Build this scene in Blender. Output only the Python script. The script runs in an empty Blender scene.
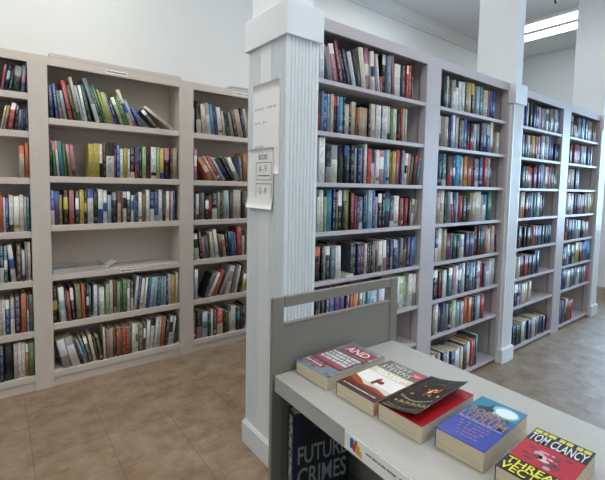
import bpy, bmesh, math, random
from mathutils import Vector, Matrix
random.seed(11)
sc = bpy.context.scene
COL = sc.collection
R = math.radians

# ---------------------------------------------------------------- colours
def lin(c):
    return tuple(((v / 12.92) if v <= .04045 else ((v + .055) / 1.055) ** 2.4) for v in c)
def hx(r, g, b):
    return lin((r / 255, g / 255, b / 255))

# ---------------------------------------------------------------- materials
def new_mat(name):
    m = bpy.data.materials.new(name); m.use_nodes = True
    nt = m.node_tree; nt.nodes.clear()
    out = nt.nodes.new('ShaderNodeOutputMaterial')
    b = nt.nodes.new('ShaderNodeBsdfPrincipled')
    nt.links.new(b.outputs[0], out.inputs[0])
    return m, nt, b
def painted(name, col, rough=.5, var=.05, scale=6, bump=.0, spec=.4, metal=0):
    m, nt, b = new_mat(name)
    tc = nt.nodes.new('ShaderNodeTexCoord')
    n = nt.nodes.new('ShaderNodeTexNoise'); n.inputs['Scale'].default_value = scale; n.inputs['Detail'].default_value = 5
    nt.links.new(tc.outputs['Object'], n.inputs['Vector'])
    mix = nt.nodes.new('ShaderNodeMix'); mix.data_type = 'RGBA'
    mix.inputs[6].default_value = (*[c * (1 - var) for c in col], 1)
    mix.inputs[7].default_value = (*[min(1, c * (1 + var)) for c in col], 1)
    nt.links.new(n.outputs['Fac'], mix.inputs[0])
    nt.links.new(mix.outputs[2], b.inputs['Base Color'])
    b.inputs['Roughness'].default_value = rough
    b.inputs['Specular IOR Level'].default_value = spec
    b.inputs['Metallic'].default_value = metal
    if bump:
        n2 = nt.nodes.new('ShaderNodeTexNoise'); n2.inputs['Scale'].default_value = scale * 12; n2.inputs['Detail'].default_value = 4
        nt.links.new(tc.outputs['Object'], n2.inputs['Vector'])
        bp = nt.nodes.new('ShaderNodeBump'); bp.inputs['Strength'].default_value = bump; bp.inputs['Distance'].default_value = .004
        nt.links.new(n2.outputs['Fac'], bp.inputs['Height']); nt.links.new(bp.outputs[0], b.inputs['Normal'])
    return m
def emitter(name, col, s):
    m, nt, b = new_mat(name)
    b.inputs['Base Color'].default_value = (.9, .9, .9, 1)
    b.inputs['Emission Color'].default_value = (*col, 1); b.inputs['Emission Strength'].default_value = s
    return m

M = {}
WIN_POWER = 170
WIN_COL = (.42, .69, 1)
EXPOSURE = 0.24
LENS = 9.5
LENS_COOL = 4
DESAT = .18

M['wall'] = painted('wall_paint', hx(222, 223, 220), .7, .015, 2, .03)
M['ceiling'] = painted('ceiling_paint', hx(222, 222, 221), .8, .02, 3, .05)
M['shelf'] = painted('bookcase_paint_pinkish_beige', hx(207, 197, 188), .5, .03, 5, .03)
M['shelf2'] = painted('bookcase_paint_greyish_white', hx(189, 182, 184), .45, .03, 5, .03)
M['white'] = painted('column_gloss_white', hx(228, 233, 236), .32, .012, 3)
M['cart'] = painted('cart_grey_enamel', hx(134, 130, 121), .42, .03, 9, .02)
M['cart_top'] = painted('cart_enamel_sheen_in_colour', hx(172, 172, 168), .36, .03, 9, .02)  # cart enamel made lighter: overhead light and window sheen put into the colour
M['steel'] = painted('caster_steel', hx(120, 120, 120), .35, .05, 9, metal=.8)
M['rubber'] = painted('caster_rubber', hx(35, 35, 36), .7, .05, 9)
M['paper'] = painted('sheet_paper', hx(240, 241, 240), .8, .02, 20)
M['paper_old'] = painted('faded_sheet_paper', hx(246, 247, 247), .75, .02, 18)
M['print'] = painted('dark_print', hx(70, 72, 76), .8, .05, 20)
M['pages_plain'] = None
M['strip'] = painted('shelf_standard_metal', hx(165, 158, 152), .4, .05, 30, metal=.3)
M['hook'] = painted('hook_metal', hx(70, 75, 85), .5, .05, 30)
M['lens'] = emitter('added_lamp_lens', (1, .98, .93), LENS)  # glow of the added, unseen ceiling lamps
M['lens_cool'] = emitter('fluorescent_lens_cool', (.86, .95, 1), LENS_COOL)
M['lampbox'] = painted('lamp_housing_white', hx(230, 230, 228), .5, .02, 6)
M['winframe'] = painted('window_frame_white', hx(230, 232, 232), .4, .02, 6)

def glass_mat():
    m, nt, b = new_mat('window_glass')
    nt.nodes.remove(b)
    out = [n for n in nt.nodes if n.type == 'OUTPUT_MATERIAL'][0]
    t = nt.nodes.new('ShaderNodeBsdfTransparent'); g = nt.nodes.new('ShaderNodeBsdfGlossy'); g.inputs['Roughness'].default_value = .03
    f = nt.nodes.new('ShaderNodeFresnel'); f.inputs[0].default_value = 1.45
    mx = nt.nodes.new('ShaderNodeMixShader')
    nt.links.new(f.outputs[0], mx.inputs[0]); nt.links.new(t.outputs[0], mx.inputs[1]); nt.links.new(g.outputs[0], mx.inputs[2])
    nt.links.new(mx.outputs[0], out.inputs[0])
    return m
M['glass'] = glass_mat()
def clear_mat():
    m, nt, b = new_mat('clear_plastic')
    nt.nodes.remove(b)
    out = [n for n in nt.nodes if n.type == 'OUTPUT_MATERIAL'][0]
    t = nt.nodes.new('ShaderNodeBsdfTransparent'); t.inputs[0].default_value = (.9, .92, .92, 1)
    g = nt.nodes.new('ShaderNodeBsdfPrincipled'); g.inputs['Base Color'].default_value = (.8, .82, .83, 1); g.inputs['Roughness'].default_value = .15
    mx = nt.nodes.new('ShaderNodeMixShader'); mx.inputs[0].default_value = .3
    nt.links.new(t.outputs[0], mx.inputs[1]); nt.links.new(g.outputs[0], mx.inputs[2]); nt.links.new(mx.outputs[0], out.inputs[0])
    return m
M['clear'] = clear_mat()

def floor_mat():
    m, nt, b = new_mat('floor_ceramic_tile')
    tc = nt.nodes.new('ShaderNodeTexCoord')
    mp = nt.nodes.new('ShaderNodeMapping'); mp.inputs['Location'].default_value = (-.473 + 3.47, -2.49 + 3.47, 0)
    nt.links.new(tc.outputs['Object'], mp.inputs['Vector'])
    br = nt.nodes.new('ShaderNodeTexBrick'); br.offset = 0; br.squash = 1
    br.inputs['Scale'].default_value = 1; br.inputs['Brick Width'].default_value = .347; br.inputs['Row Height'].default_value = .347
    br.inputs['Mortar Size'].default_value = .0028; br.inputs['Mortar Smooth'].default_value = .3; br.inputs['Bias'].default_value = 0
    br.inputs['Color1'].default_value = (*hx(161, 142, 121), 1); br.inputs['Color2'].default_value = (*hx(168, 150, 130), 1)
    br.inputs['Mortar'].default_value = (*hx(142, 126, 110), 1)
    nt.links.new(mp.outputs[0], br.inputs['Vector'])
    n1 = nt.nodes.new('ShaderNodeTexNoise'); n1.inputs['Scale'].default_value = 7; n1.inputs['Detail'].default_value = 9; n1.inputs['Roughness'].default_value = .68
    nt.links.new(tc.outputs['Object'], n1.inputs['Vector'])
    cr = nt.nodes.new('ShaderNodeValToRGB')
    cr.color_ramp.elements[0].position = .32; cr.color_ramp.elements[0].color = (*hx(190, 170, 150), 1)
    cr.color_ramp.elements[1].position = .68; cr.color_ramp.elements[1].color = (1, .99, .96, 1)
    nt.links.new(n1.outputs['Fac'], cr.inputs[0])
    mx = nt.nodes.new('ShaderNodeMix'); mx.data_type = 'RGBA'; mx.blend_type = 'MULTIPLY'; mx.inputs[0].default_value = .9
    nt.links.new(br.outputs['Color'], mx.inputs[6]); nt.links.new(cr.outputs[0], mx.inputs[7])
    nt.links.new(mx.outputs[2], b.inputs['Base Color'])
    b.inputs['Roughness'].default_value = .5; b.inputs['Specular IOR Level'].default_value = .4
    bp = nt.nodes.new('ShaderNodeBump'); bp.inputs['Strength'].default_value = .25; bp.inputs['Distance'].default_value = .003; bp.invert = True
    nt.links.new(br.outputs['Fac'], bp.inputs['Height']); nt.links.new(bp.outputs[0], b.inputs['Normal'])
    return m
M['floor'] = floor_mat()

def book_mat():
    # cover colour, ink colour: what each book is printed in; UV 'spine' lays the lettering on the spine only
    m, nt, b = new_mat('book_cover_print')
    L = nt.links.new
    tint = nt.nodes.new('ShaderNodeAttribute'); tint.attribute_name = 'tint'
    ink = nt.nodes.new('ShaderNodeAttribute'); ink.attribute_name = 'ink'
    uv = nt.nodes.new('ShaderNodeUVMap'); uv.uv_map = 'spine'
    bd = nt.nodes.new('ShaderNodeUVMap'); bd.uv_map = 'band'
    s = nt.nodes.new('ShaderNodeSeparateXYZ'); L(uv.outputs[0], s.inputs[0])
    sb = nt.nodes.new('ShaderNodeSeparateXYZ'); L(bd.outputs[0], sb.inputs[0])
    def math_(op, a, c):
        n = nt.nodes.new('ShaderNodeMath'); n.operation = op
        for i, v in enumerate((a, c)):
            if isinstance(v, (int, float)): n.inputs[i].default_value = v
            else: L(v, n.inputs[i])
        return n.outputs[0]
    # band of second colour
    band = math_('MULTIPLY', math_('GREATER_THAN', s.outputs[1], sb.outputs[0]), math_('LESS_THAN', s.outputs[1], sb.outputs[1]))
    # lettering
    tc = nt.nodes.new('ShaderNodeTexCoord')
    mp = nt.nodes.new('ShaderNodeMapping'); mp.inputs['Scale'].default_value = (90, 1, 190)
    oi = nt.nodes.new('ShaderNodeObjectInfo')
    L(tc.outputs['Object'], mp.inputs['Vector'])
    ns = nt.nodes.new('ShaderNodeTexNoise'); ns.inputs['Scale'].default_value = 1; ns.inputs['Detail'].default_value = 2
    L(mp.outputs[0], ns.inputs['Vector'])
    t = math_('GREATER_THAN', ns.outputs['Fac'], .5)
    t = math_('MULTIPLY', t, math_('LESS_THAN', math_('ABSOLUTE', math_('SUBTRACT', s.outputs[0], .5), 0), .27))
    mp2 = nt.nodes.new('ShaderNodeMapping'); mp2.inputs['Scale'].default_value = (25, 1, 24)
    L(tc.outputs['Object'], mp2.inputs['Vector'])
    n3 = nt.nodes.new('ShaderNodeTexNoise'); n3.inputs['Scale'].default_value = 1; L(mp2.outputs[0], n3.inputs['Vector'])
    t = math_('MULTIPLY', t, math_('GREATER_THAN', n3.outputs['Fac'], .47))
    t = math_('MULTIPLY', t, math_('GREATER_THAN', s.outputs[1], .06))
    fac = math_('MAXIMUM', band, math_('MULTIPLY', t, .48))
    # slight wear on the cover colour
    nw = nt.nodes.new('ShaderNodeTexNoise'); nw.inputs['Scale'].default_value = 35; nw.inputs['Detail'].default_value = 4
    L(tc.outputs['Object'], nw.inputs['Vector'])
    wear = nt.nodes.new('ShaderNodeMix'); wear.data_type = 'RGBA'; wear.blend_type = 'MULTIPLY'; wear.inputs[0].default_value = .35
    L(tint.outputs['Color'], wear.inputs[6]); L(nw.outputs['Color'], wear.inputs[7])
    g = nt.nodes.new('ShaderNodeMix'); g.data_type = 'RGBA'; g.blend_type = 'MIX'; g.inputs[0].default_value = .45
    L(wear.outputs[2], g.inputs[6]); L(tint.outputs['Color'], g.inputs[7])
    mx = nt.nodes.new('ShaderNodeMix'); mx.data_type = 'RGBA'
    L(fac, mx.inputs[0]); L(g.outputs[2], mx.inputs[6]); L(ink.outputs['Color'], mx.inputs[7])
    L(mx.outputs[2], b.inputs['Base Color'])
    b.inputs['Roughness'].default_value = .42; b.inputs['Specular IOR Level'].default_value = .35
    return m
M['book'] = book_mat()
def tint_mat(name, rough, spec=.5):
    m, nt, b = new_mat(name)
    a = nt.nodes.new('ShaderNodeAttribute'); a.attribute_name = 'tint'
    n = nt.nodes.new('ShaderNodeTexNoise'); n.inputs['Scale'].default_value = 60; n.inputs['Detail'].default_value = 3
    tc = nt.nodes.new('ShaderNodeTexCoord'); nt.links.new(tc.outputs['Object'], n.inputs['Vector'])
    mx = nt.nodes.new('ShaderNodeMix'); mx.data_type = 'RGBA'; mx.blend_type = 'MULTIPLY'; mx.inputs[0].default_value = .12
    nt.links.new(a.outputs['Color'], mx.inputs[6]); nt.links.new(n.outputs['Color'], mx.inputs[7])
    nt.links.new(mx.outputs[2], b.inputs['Base Color'])
    b.inputs['Roughness'].default_value = rough; b.inputs['Specular IOR Level'].default_value = spec
    return m
M['tint'] = tint_mat('printed_cover_art', .3)
M['tint_matte'] = tint_mat('printed_ink', .6, .3)
def pages_mat():
    m, nt, b = new_mat('book_page_edges')
    tc = nt.nodes.new('ShaderNodeTexCoord')
    mp = nt.nodes.new('ShaderNodeMapping'); mp.inputs['Scale'].default_value = (700, 6, 6)
    nt.links.new(tc.outputs['Object'], mp.inputs['Vector'])
    n = nt.nodes.new('ShaderNodeTexNoise'); n.inputs['Scale'].default_value = 1; nt.links.new(mp.outputs[0], n.inputs['Vector'])
    cr = nt.nodes.new('ShaderNodeValToRGB')
    cr.color_ramp.elements[0].position = .3; cr.color_ramp.elements[0].color = (*hx(202, 184, 152), 1)
    cr.color_ramp.elements[1].position = .7; cr.color_ramp.elements[1].color = (*hx(228, 214, 186), 1)
    nt.links.new(n.outputs['Fac'], cr.inputs[0]); nt.links.new(cr.outputs[0], b.inputs['Base Color'])
    b.inputs['Roughness'].default_value = .85
    return m
M['pages'] = pages_mat()
def pages_flat_mat():
    # same pages, for books lying down (sheets stacked along z)
    m = M['pages'].copy(); m.name = 'book_page_edges_lying'
    for n in m.node_tree.nodes:
        if n.type == 'MAPPING': n.inputs['Scale'].default_value = (5, 5, 900)
    return m
M['pages_flat'] = pages_flat_mat()

# ---------------------------------------------------------------- object helpers
def props(o, label=None, cat=None, group=None, kind=None):
    if label: o['label'] = label
    if cat: o['category'] = cat
    if group: o['group'] = group
    if kind: o['kind'] = kind
    return o
def thing(name, label, cat, loc=(0, 0, 0), rotz=0, group=None):
    o = bpy.data.objects.new(name, None); COL.objects.link(o)
    o.location = loc; o.rotation_euler = (0, 0, rotz); o.empty_display_size = .1
    return props(o, label, cat, group)
class MB:
    def __init__(s): s.bm = bmesh.new()
    def box(s, x0, x1, y0, y1, z0, z1, bevel=0):
        v = [s.bm.verts.new(c) for c in ((x0, y0, z0), (x1, y0, z0), (x1, y1, z0), (x0, y1, z0), (x0, y0, z1), (x1, y0, z1), (x1, y1, z1), (x0, y1, z1))]
        fs = [s.bm.faces.new([v[i] for i in q]) for q in ((0, 3, 2, 1), (4, 5, 6, 7), (0, 1, 5, 4), (1, 2, 6, 5), (2, 3, 7, 6), (3, 0, 4, 7))]
        if bevel:
            es = list({e for f in fs for e in f.edges})
            bmesh.ops.bevel(s.bm, geom=es, offset=bevel, segments=2, profile=.5, affect='EDGES')
        return s
    def prism(s, pts, z0, z1):
        a = [s.bm.verts.new((x, y, z0)) for x, y in pts]; b = [s.bm.verts.new((x, y, z1)) for x, y in pts]
        n = len(pts)
        s.bm.faces.new(a[::-1]); s.bm.faces.new(b)
        for i in range(n):
            j = (i + 1) % n; s.bm.faces.new((a[i], a[j], b[j], b[i]))
        return s
    def prism_axis(s, pts, t0, t1, axis):
        # pts in the two other axes
        def P(p, t):
            return (t, p[0], p[1]) if axis == 'x' else (p[0], t, p[1])
        a = [s.bm.verts.new(P(p, t0)) for p in pts]; b = [s.bm.verts.new(P(p, t1)) for p in pts]
        n = len(pts)
        s.bm.faces.new(a); s.bm.faces.new(b[::-1])
        for i in range(n):
            j = (i + 1) % n; s.bm.faces.new((a[j], a[i], b[i], b[j]))
        bmesh.ops.recalc_face_normals(s.bm, faces=s.bm.faces[:])
        return s
    def cyl(s, c, r, h, axis='z', n=20, r2=None):
        mtx = Matrix.Translation(c)
        if axis == 'x': mtx = mtx @ Matrix.Rotation(R(90), 4, 'Y')
        if axis == 'y': mtx = mtx @ Matrix.Rotation(R(90), 4, 'X')
        bmesh.ops.create_cone(s.bm, cap_ends=True, segments=n, radius1=r, radius2=r if r2 is None else r2, depth=h, matrix=mtx)
        return s
    def build(s, name, mat, parent=None, smooth=False):
        me = bpy.data.meshes.new(name); s.bm.normal_update(); s.bm.to_mesh(me); s.bm.free()
        me.materials.append(mat)
        if smooth:
            for p in me.polygons: p.use_smooth = True
        o = bpy.data.objects.new(name, me); COL.objects.link(o)
        if parent: o.parent = parent
        return o
def box(name, mat, parent, x0, x1, y0, y1, z0, z1, bevel=0):
    return MB().box(x0, x1, y0, y1, z0, z1, bevel).build(name, mat, parent)
def struct(o):
    o['kind'] = 'structure'; return o

# ---------------------------------------------------------------- measurements (metres)
YL, YR = 3.3248, 1.6646        # front faces of the wall bookcases and of the row by the columns
XW0, XW1, YW0, YW1, ZC = -2.6, 7.2, -3.3, 3.63, 3.72

# ---------------------------------------------------------------- room shell
struct(box('floor', M['floor'], None, XW0 - .1, XW1 + .1, YW0 - .1, YW1 + .1, -.12, 0))
struct(box('ceiling', M['ceiling'], None, XW0 - .1, XW1 + .1, YW0 - .1, YW1 + .1, ZC, ZC + .12))
struct(box('wall_back', M['wall'], None, XW0 - .1, XW1 + .1, YW1, YW1 + .12, 0, ZC))
struct(box('wall_front', M['wall'], None, XW0 - .1, XW1 + .1, YW0 - .12, YW0, 0, ZC))
struct(box('wall_left', M['wall'], None, XW0 - .12, XW0, YW0, YW1, 0, ZC))
# right wall with two daylight windows
wy = ((-2.2, -.3), (.1, 2.0)); wz = (.85, 2.5)
m = MB()
m.box(XW1, XW1 + .12, YW0, YW1, 0, wz[0]); m.box(XW1, XW1 + .12, YW0, YW1, wz[1], ZC)
edges = [YW0, wy[0][0], wy[0][1], wy[1][0], wy[1][1], YW1]
for i in (0, 2, 4): m.box(XW1, XW1 + .12, edges[i], edges[i + 1], wz[0], wz[1])
struct(m.build('wall_right', M['wall']))
for i, (a, b) in enumerate(wy):
    m = MB()
    for (p, q, r, s) in ((a, a + .06, wz[0], wz[1]), (b - .06, b, wz[0], wz[1]), (a + .06, b - .06, wz[0], wz[0] + .06), (a + .06, b - .06, wz[1] - .06, wz[1]),
                         (a + .06, b - .06, (wz[0] + wz[1]) / 2 - .025, (wz[0] + wz[1]) / 2 + .025), ((a + b) / 2 - .02, (a + b) / 2 + .02, wz[0] + .06, (wz[0] + wz[1]) / 2 - .025),
                         ((a + b) / 2 - .02, (a + b) / 2 + .02, (wz[0] + wz[1]) / 2 + .025, wz[1] - .06)):
        m.box(XW1 + .02, XW1 + .08, p, q, r, s)
    f = struct(m.build('window_%d' % (i + 1), M['winframe']))
    box('pane', M['glass'], f, XW1 + .048, XW1 + .053, a + .05, b - .05, wz[0] + .05, wz[1] - .05)
    box('sill', M['winframe'], f, XW1 - .06, XW1 + .02, a - .04, b + .04, wz[0] - .03, wz[0])
# crown moulding on the back wall (a stepped cove profile)
prof = [(YW1, ZC), (YW1 - .105, ZC), (YW1 - .105, ZC - .02), (YW1 - .085, ZC - .03), (YW1 - .06, ZC - .06), (YW1 - .035, ZC - .1), (YW1 - .018, ZC - .112), (YW1 - .018, ZC - .135), (YW1, ZC - .14)]
struct(MB().prism_axis(prof, XW0, XW1, 'x').build('trim_1', M['wall']))
struct(box('baseboard_right', M['winframe'], None, XW1 - .018, XW1, YW0, YW1 - .001, 0, .12))
struct(box('baseboard_back', M['winframe'], None, 2.32, XW1 - .02, YW1 - .018, YW1, 0, .12))
struct(box('baseboard_left', M['winframe'], None, XW0, XW0 + .018, YW0, YW1, 0, .12))
struct(box('baseboard_front', M['winframe'], None, XW0 + .02, XW1 - .02, YW0, YW0 + .018, 0, .12))

# ---------------------------------------------------------------- ceiling lamps
def lamp(x, y, label, L=1.25, W=.64, lens='lens', deep=.05):
    t = thing('ceiling_lamp', label, 'ceiling light', (x, y, ZC), 0, 'fluorescent ceiling lamps')
    box('housing', M['lampbox'], t, -W / 2, W / 2, -L / 2, L / 2, -.045, 0, .008)
    for s in (-1, 1):
        pts = []
        w = W / 2 - (.056 if deep > .02 else .07)
        cx = s * (w / 2 + (.04 if deep > .02 else .055))
        for k in range(9):
            a = math.pi * k / 8
            pts.append((cx - math.cos(a) * w / 2, -.046 - deep * math.sin(a) ** .7))
        m = MB().prism_axis(pts, -L / 2 + .02, L / 2 - .02, 'y')
        m.build('lens', M[lens], t)
    for s in (-1, 1): box('end_cap', M['lampbox'], t, -W / 2 + .01, W / 2 - .01, s * (L / 2 - .01) - .009, s * (L / 2 - .01) + .009, -.05 - deep, -.0452, .002)
    return t
lamp(6.0, 2.53, 'twin fluorescent ceiling lamp glowing between the two far columns', lens='lens_cool', deep=.008)
for x, y, lab in ((1.2, .3, 'fluorescent ceiling lamp over the aisle above the book cart'), (-1.2, 1.2, 'fluorescent ceiling lamp over the floor left of the camera'),
                  (.3, 2.55, 'fluorescent ceiling lamp over the tiled floor by wall bookcases'), (3.35, 2.42, 'fluorescent ceiling lamp over the aisle behind the right row of bookcases'), (5.0, -.9, 'fluorescent ceiling lamp near the two windows'), (1.2, -1.8, 'fluorescent ceiling lamp near the rear wall')):
    lamp(x, y, lab)  # out-of-view lamps, added to brighten walls, cart and floor
hk = thing('ceiling_hook', 'small dark metal hook hanging from the ceiling beside the glowing lamp', 'hook', (5.2, 2.17, ZC))
MB().cyl((0, 0, -.006), .035, .012).build('plate', M['hook'], hk)
m = MB(); m.cyl((0, 0, -.04), .009, .06, n=10); m.cyl((.012, 0, -.07), .009, .03, 'x', n=10); m.cyl((.025, 0, -.06), .009, .03, n=10)
m.build('hook', M['hook'], hk)

# ---------------------------------------------------------------- columns
def flute_face(x0, x1, n, depth, margin):
    # points along one face from x0 to x1 (offset inward = positive second value)
    pts = [(x0, 0)]
    step = (x1 - x0 - 2 * margin) / n
    for i in range(n):
        a = x0 + margin + i * step + step * .14; b = x0 + margin + (i + 1) * step - step * .14
        for k in range(7):
            t = k / 6
            pts.append((a + (b - a) * t, depth * math.sin(math.pi * t) ** .8))
    return pts
def column(x0, x1, y0, y1, label, freeside):
    t = thing('column', label, 'column', ((x0 + x1) / 2, (y0 + y1) / 2, 0))
    cx, cy = (x0 + x1) / 2, (y0 + y1) / 2
    hx_, hy = (x1 - x0) / 2, (y1 - y0) / 2
    # shaft outline, clockwise from front-left corner: front face (-y), right, back, left (-x)
    pts = []
    for a, d in flute_face(-hx_, hx_, 8, .007, .012): pts.append((a, -hy + d))
    pts.append((hx_, -hy)); pts.append((hx_, hy)); 
    pts.append((-hx_, hy))
    q1, q2 = -hy + .42 * 2 * hy, -hy + .62 * 2 * hy
    side = flute_face(-hy, q1, 6, .008, .012)[1:] + [(q1, 0), (q2, 0)] + flute_face(q2, hy, 5, .008, .012)[1:]
    for a, d in side[::-1]: pts.append((-hx_ + d, a))
    pts = [p for i, p in enumerate(pts) if i == 0 or (abs(p[0] - pts[i - 1][0]) + abs(p[1] - pts[i - 1][1])) > 1e-5]
    MB().prism(pts, .125, 2.14).build('shaft', M['white'], t)
    yr = YR - cy - .0008                       # in front of this the column stands free of the bookcases
    o = .015
    def collar(z0, z1, o, name, slope=0):
        m = MB()
        m.box(-hx_ - o, hx_ + o, -hy - o, yr, z0, z1, .002)
        lx = -hx_ - (o if freeside else 0)
        m.box(lx, hx_, yr + .0005, hy + (.012 if freeside else 0), z0, z1, .002)
        return m
    b = collar(0, .118, .017, 'base'); 
    b.build('base', M['white'], t)
    collar(.118, .126, .009, 'base').build('base_moulding', M['white'], t)
    collar(2.14, 2.295, .016, 'capital').build('capital', M['white'], t)
    MB().box(-hx_ + .014, hx_ - .03, -hy + .012, hy - .01, 2.295, ZC, .002).build('upper_post', M['white'], t)
    return t
column(1.075, 1.262, 1.612, 1.978, 'large white fluted column in front with paper signs taped on', True)
column(3.262, 3.424, 1.622, 1.985, 'slim white column between the second and third bookcases of the right row', False)
column(5.362, 5.53, 1.645, 1.99, 'white column at the far right end of the bookcase row', False)

# ---------------------------------------------------------------- bookcases
def bookcase(x0, x1, ox0, ox1, yf, depth, ztop, zopen, shelves, th, mat, label, baseh, kick_in, standards=False, lip=0):
    """x0..x1 outside, ox0..ox1 opening; shelves = heights of the shelf tops, the last one the base"""
    t = thing('bookcase', label, 'bookcase', ((x0 + x1) / 2, yf, 0))
    cx = (x0 + x1) / 2
    X = lambda v: v - cx
    e = .0004
    yb = depth
    for a, b in ((x0, ox0), (ox1, x1)):
        box('stile', mat, t, X(a) + .00005, X(b) - .00005, 0, .02, (0 if kick_in == 0 else 0), ztop - e)
    for a, s in ((ox0, -1), (ox1, 1)):
        box('side_panel', mat, t, X(min(a, a + s * .012)), X(max(a, a + s * .012)), .02, yb, 0, ztop - .02)
    box('back_panel', mat, t, X(ox0) - .012, X(ox1) + .012, yb, yb + .012, 0, ztop - .02)
    box('top_rail', mat, t, X(ox0) + e, X(ox1) - e, 0, .02, zopen, ztop - e)
    box('top_panel', mat, t, X(ox0) - .012, X(ox1) + .012, .02, yb + .012, ztop - .02, ztop - e)
    for i, z in enumerate(shelves[:-1]):
        box('shelf', mat, t, X(ox0) + .0008, X(ox1) - .0008, .003, yb, z - th, z, .002)
    z = shelves[-1]
    box('bottom_shelf', mat, t, X(ox0) + .0008, X(ox1) - .0008, .0, yb, z - min(th, z * .6), z, .002)
    zk = z - min(th, z * .6)
    box('toe_board', mat, t, X(ox0) + .0008, X(ox1) - .0008, kick_in, kick_in + .015, 0, zk - .0005)
    if standards:
        for yy in (.05, .21):
            m = MB()
            m.box(X(ox1) - .0025, X(ox1) - .0002, yy, yy + .016, shelves[-1] + .002, zopen - .005)
            m.build('shelf_standard', M['strip'], t)
            break
    return t
ZRs = [1.997, 1.731, 1.465, 1.202, .935, .667, .414, .0465]
ZLs = {'L0': [2.011, 1.764, 1.458, 1.10, .767, .416, .1057], 'L1': [1.865, 1.473, 1.136, .791, .4445, .1057], 'L2': [1.862, 1.47, 1.135, .795, .45, .1]}
OPEN = {'L0': (-.69, .1945), 'L1': (.303, 1.188), 'L2': (1.303, 2.188), 'R1': (1.297, 2.187), 'R2': (2.3375, 3.2376), 'R3': (3.4376, 4.3375), 'R4': (4.5195, 5.335)}
OUT = {'L0': (-.75, .2488), 'L1': (.2488, 1.2455), 'L2': (1.2455, 2.3), 'R1': (1.2625, 2.2622), 'R2': (2.2622, 3.2615), 'R3': (3.4245, 4.4285), 'R4': (4.4285, 5.3615)}
LABS = {'L0': 'beige built-in bookcase cut off by the left edge of the photo',
        'L1': 'wide beige wall bookcase with a nearly empty shelf holding a pamphlet tray',
        'L2': 'beige wall bookcase partly hidden behind the large fluted column',
        'R1': 'tall whitish bookcase standing directly right of the large fluted column',
        'R2': 'tall whitish bookcase standing left of the slim middle column',
        'R3': 'tall whitish bookcase standing right of the slim middle column',
        'R4': 'far narrow-looking bookcase at the right end of the row'}
CASE = {}
for k in ('L0', 'L1', 'L2'):
    CASE[k] = bookcase(*OUT[k], *OPEN[k], YL, .252, 2.269, 2.212, ZLs[k], .043, M['shelf'], LABS[k], .06, .008)
for k in ('R1', 'R2', 'R3', 'R4'):
    CASE[k] = bookcase(*OUT[k], *OPEN[k], YR, .285, 2.300, 2.240, ZRs, .023, M['shelf2'], LABS[k], .02, .05, True)
# label strips stuck on the shelf edges (parts of their bookcase)
def label_strip(case, x0, x1, z0, z1, seed):
    cx = CASE[case].location.x
    o = box('edge_label', M['paper'], CASE[case], x0 - cx, x1 - cx, -.0012, -.0002, z0, z1)
    o['label'] = 'small white printed label'
    r = random.Random(seed); m = MB(); x = x0 + .006
    while x < x1 - .012:
        w = r.uniform(.006, .012); m.box(x - cx, x + w - cx, -.0016, -.0013, z0 + (z1 - z0) * .3, z0 + (z1 - z0) * .7); x += w + r.choice([.003, .003, .008])
    m.build('print', M['print'], o)
label_strip('L1', .655, .80, 2.224, 2.25, 1)
label_strip('L1', .733, .89, .757, .782, 2)
label_strip('L2', 1.65, 1.80, 2.224, 2.25, 3)
# loose boards on top of the wall bookcases
t = thing('board', 'thin pale board lying on top of the wide wall bookcase', 'board', (.76, YL + .1, 2.269))
box('panel', M['shelf'], t, -.445, .44, -.095, .09, 0, .02, .003)
box('trim_strip', M['shelf'], t, -.445, .44, -.1, -.0955, -.0, .026, .002)
t = thing('box', 'small flat box lying on top of the bookcase behind the column', 'box', (1.76, YL + .12, 2.269))
box('tray', M['shelf2'], t, -.11, .11, -.1, .1, 0, .022, .002)
box('lid', M['shelf2'], t, -.113, .113, -.103, .103, .0225, .034, .002)

# ---------------------------------------------------------------- books on the shelves
PAL = {'w': (226, 226, 222), 'c': (214, 203, 178), 't': (186, 166, 132), 'k': (30, 30, 34), 'K': (34, 34, 36), 'x': (74, 78, 80), 'g': (150, 150, 148),
       'n': (34, 48, 92), 'b': (42, 86, 162), 'l': (156, 188, 206), 'C': (60, 164, 196), 'T': (44, 124, 136), 'e': (66, 140, 84), 'd': (42, 70, 58),
       'm': (120, 40, 62), 'r': (188, 52, 46), 'o': (206, 106, 52), 'y': (204, 180, 62), 'p': (84, 62, 116), 'q': (192, 120, 134), 's': (98, 72, 58),
       'G': (160, 192, 128), 'v': (128, 120, 72), 'S': (98, 120, 144)}
NAME = {'w': 'white', 'c': 'cream', 't': 'tan', 'k': 'black', 'K': 'black', 'x': 'charcoal', 'g': 'grey', 'n': 'navy', 'b': 'blue', 'l': 'pale blue', 'C': 'cyan',
        'T': 'teal', 'e': 'green', 'd': 'dark green', 'm': 'maroon', 'r': 'red', 'o': 'orange', 'y': 'yellow', 'p': 'purple', 'q': 'pink', 's': 'brown',
        'G': 'light green', 'v': 'olive', 'S': 'slate blue'}
DARK = set('kKxnbTedmrps vS'.replace(' ', ''))
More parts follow.
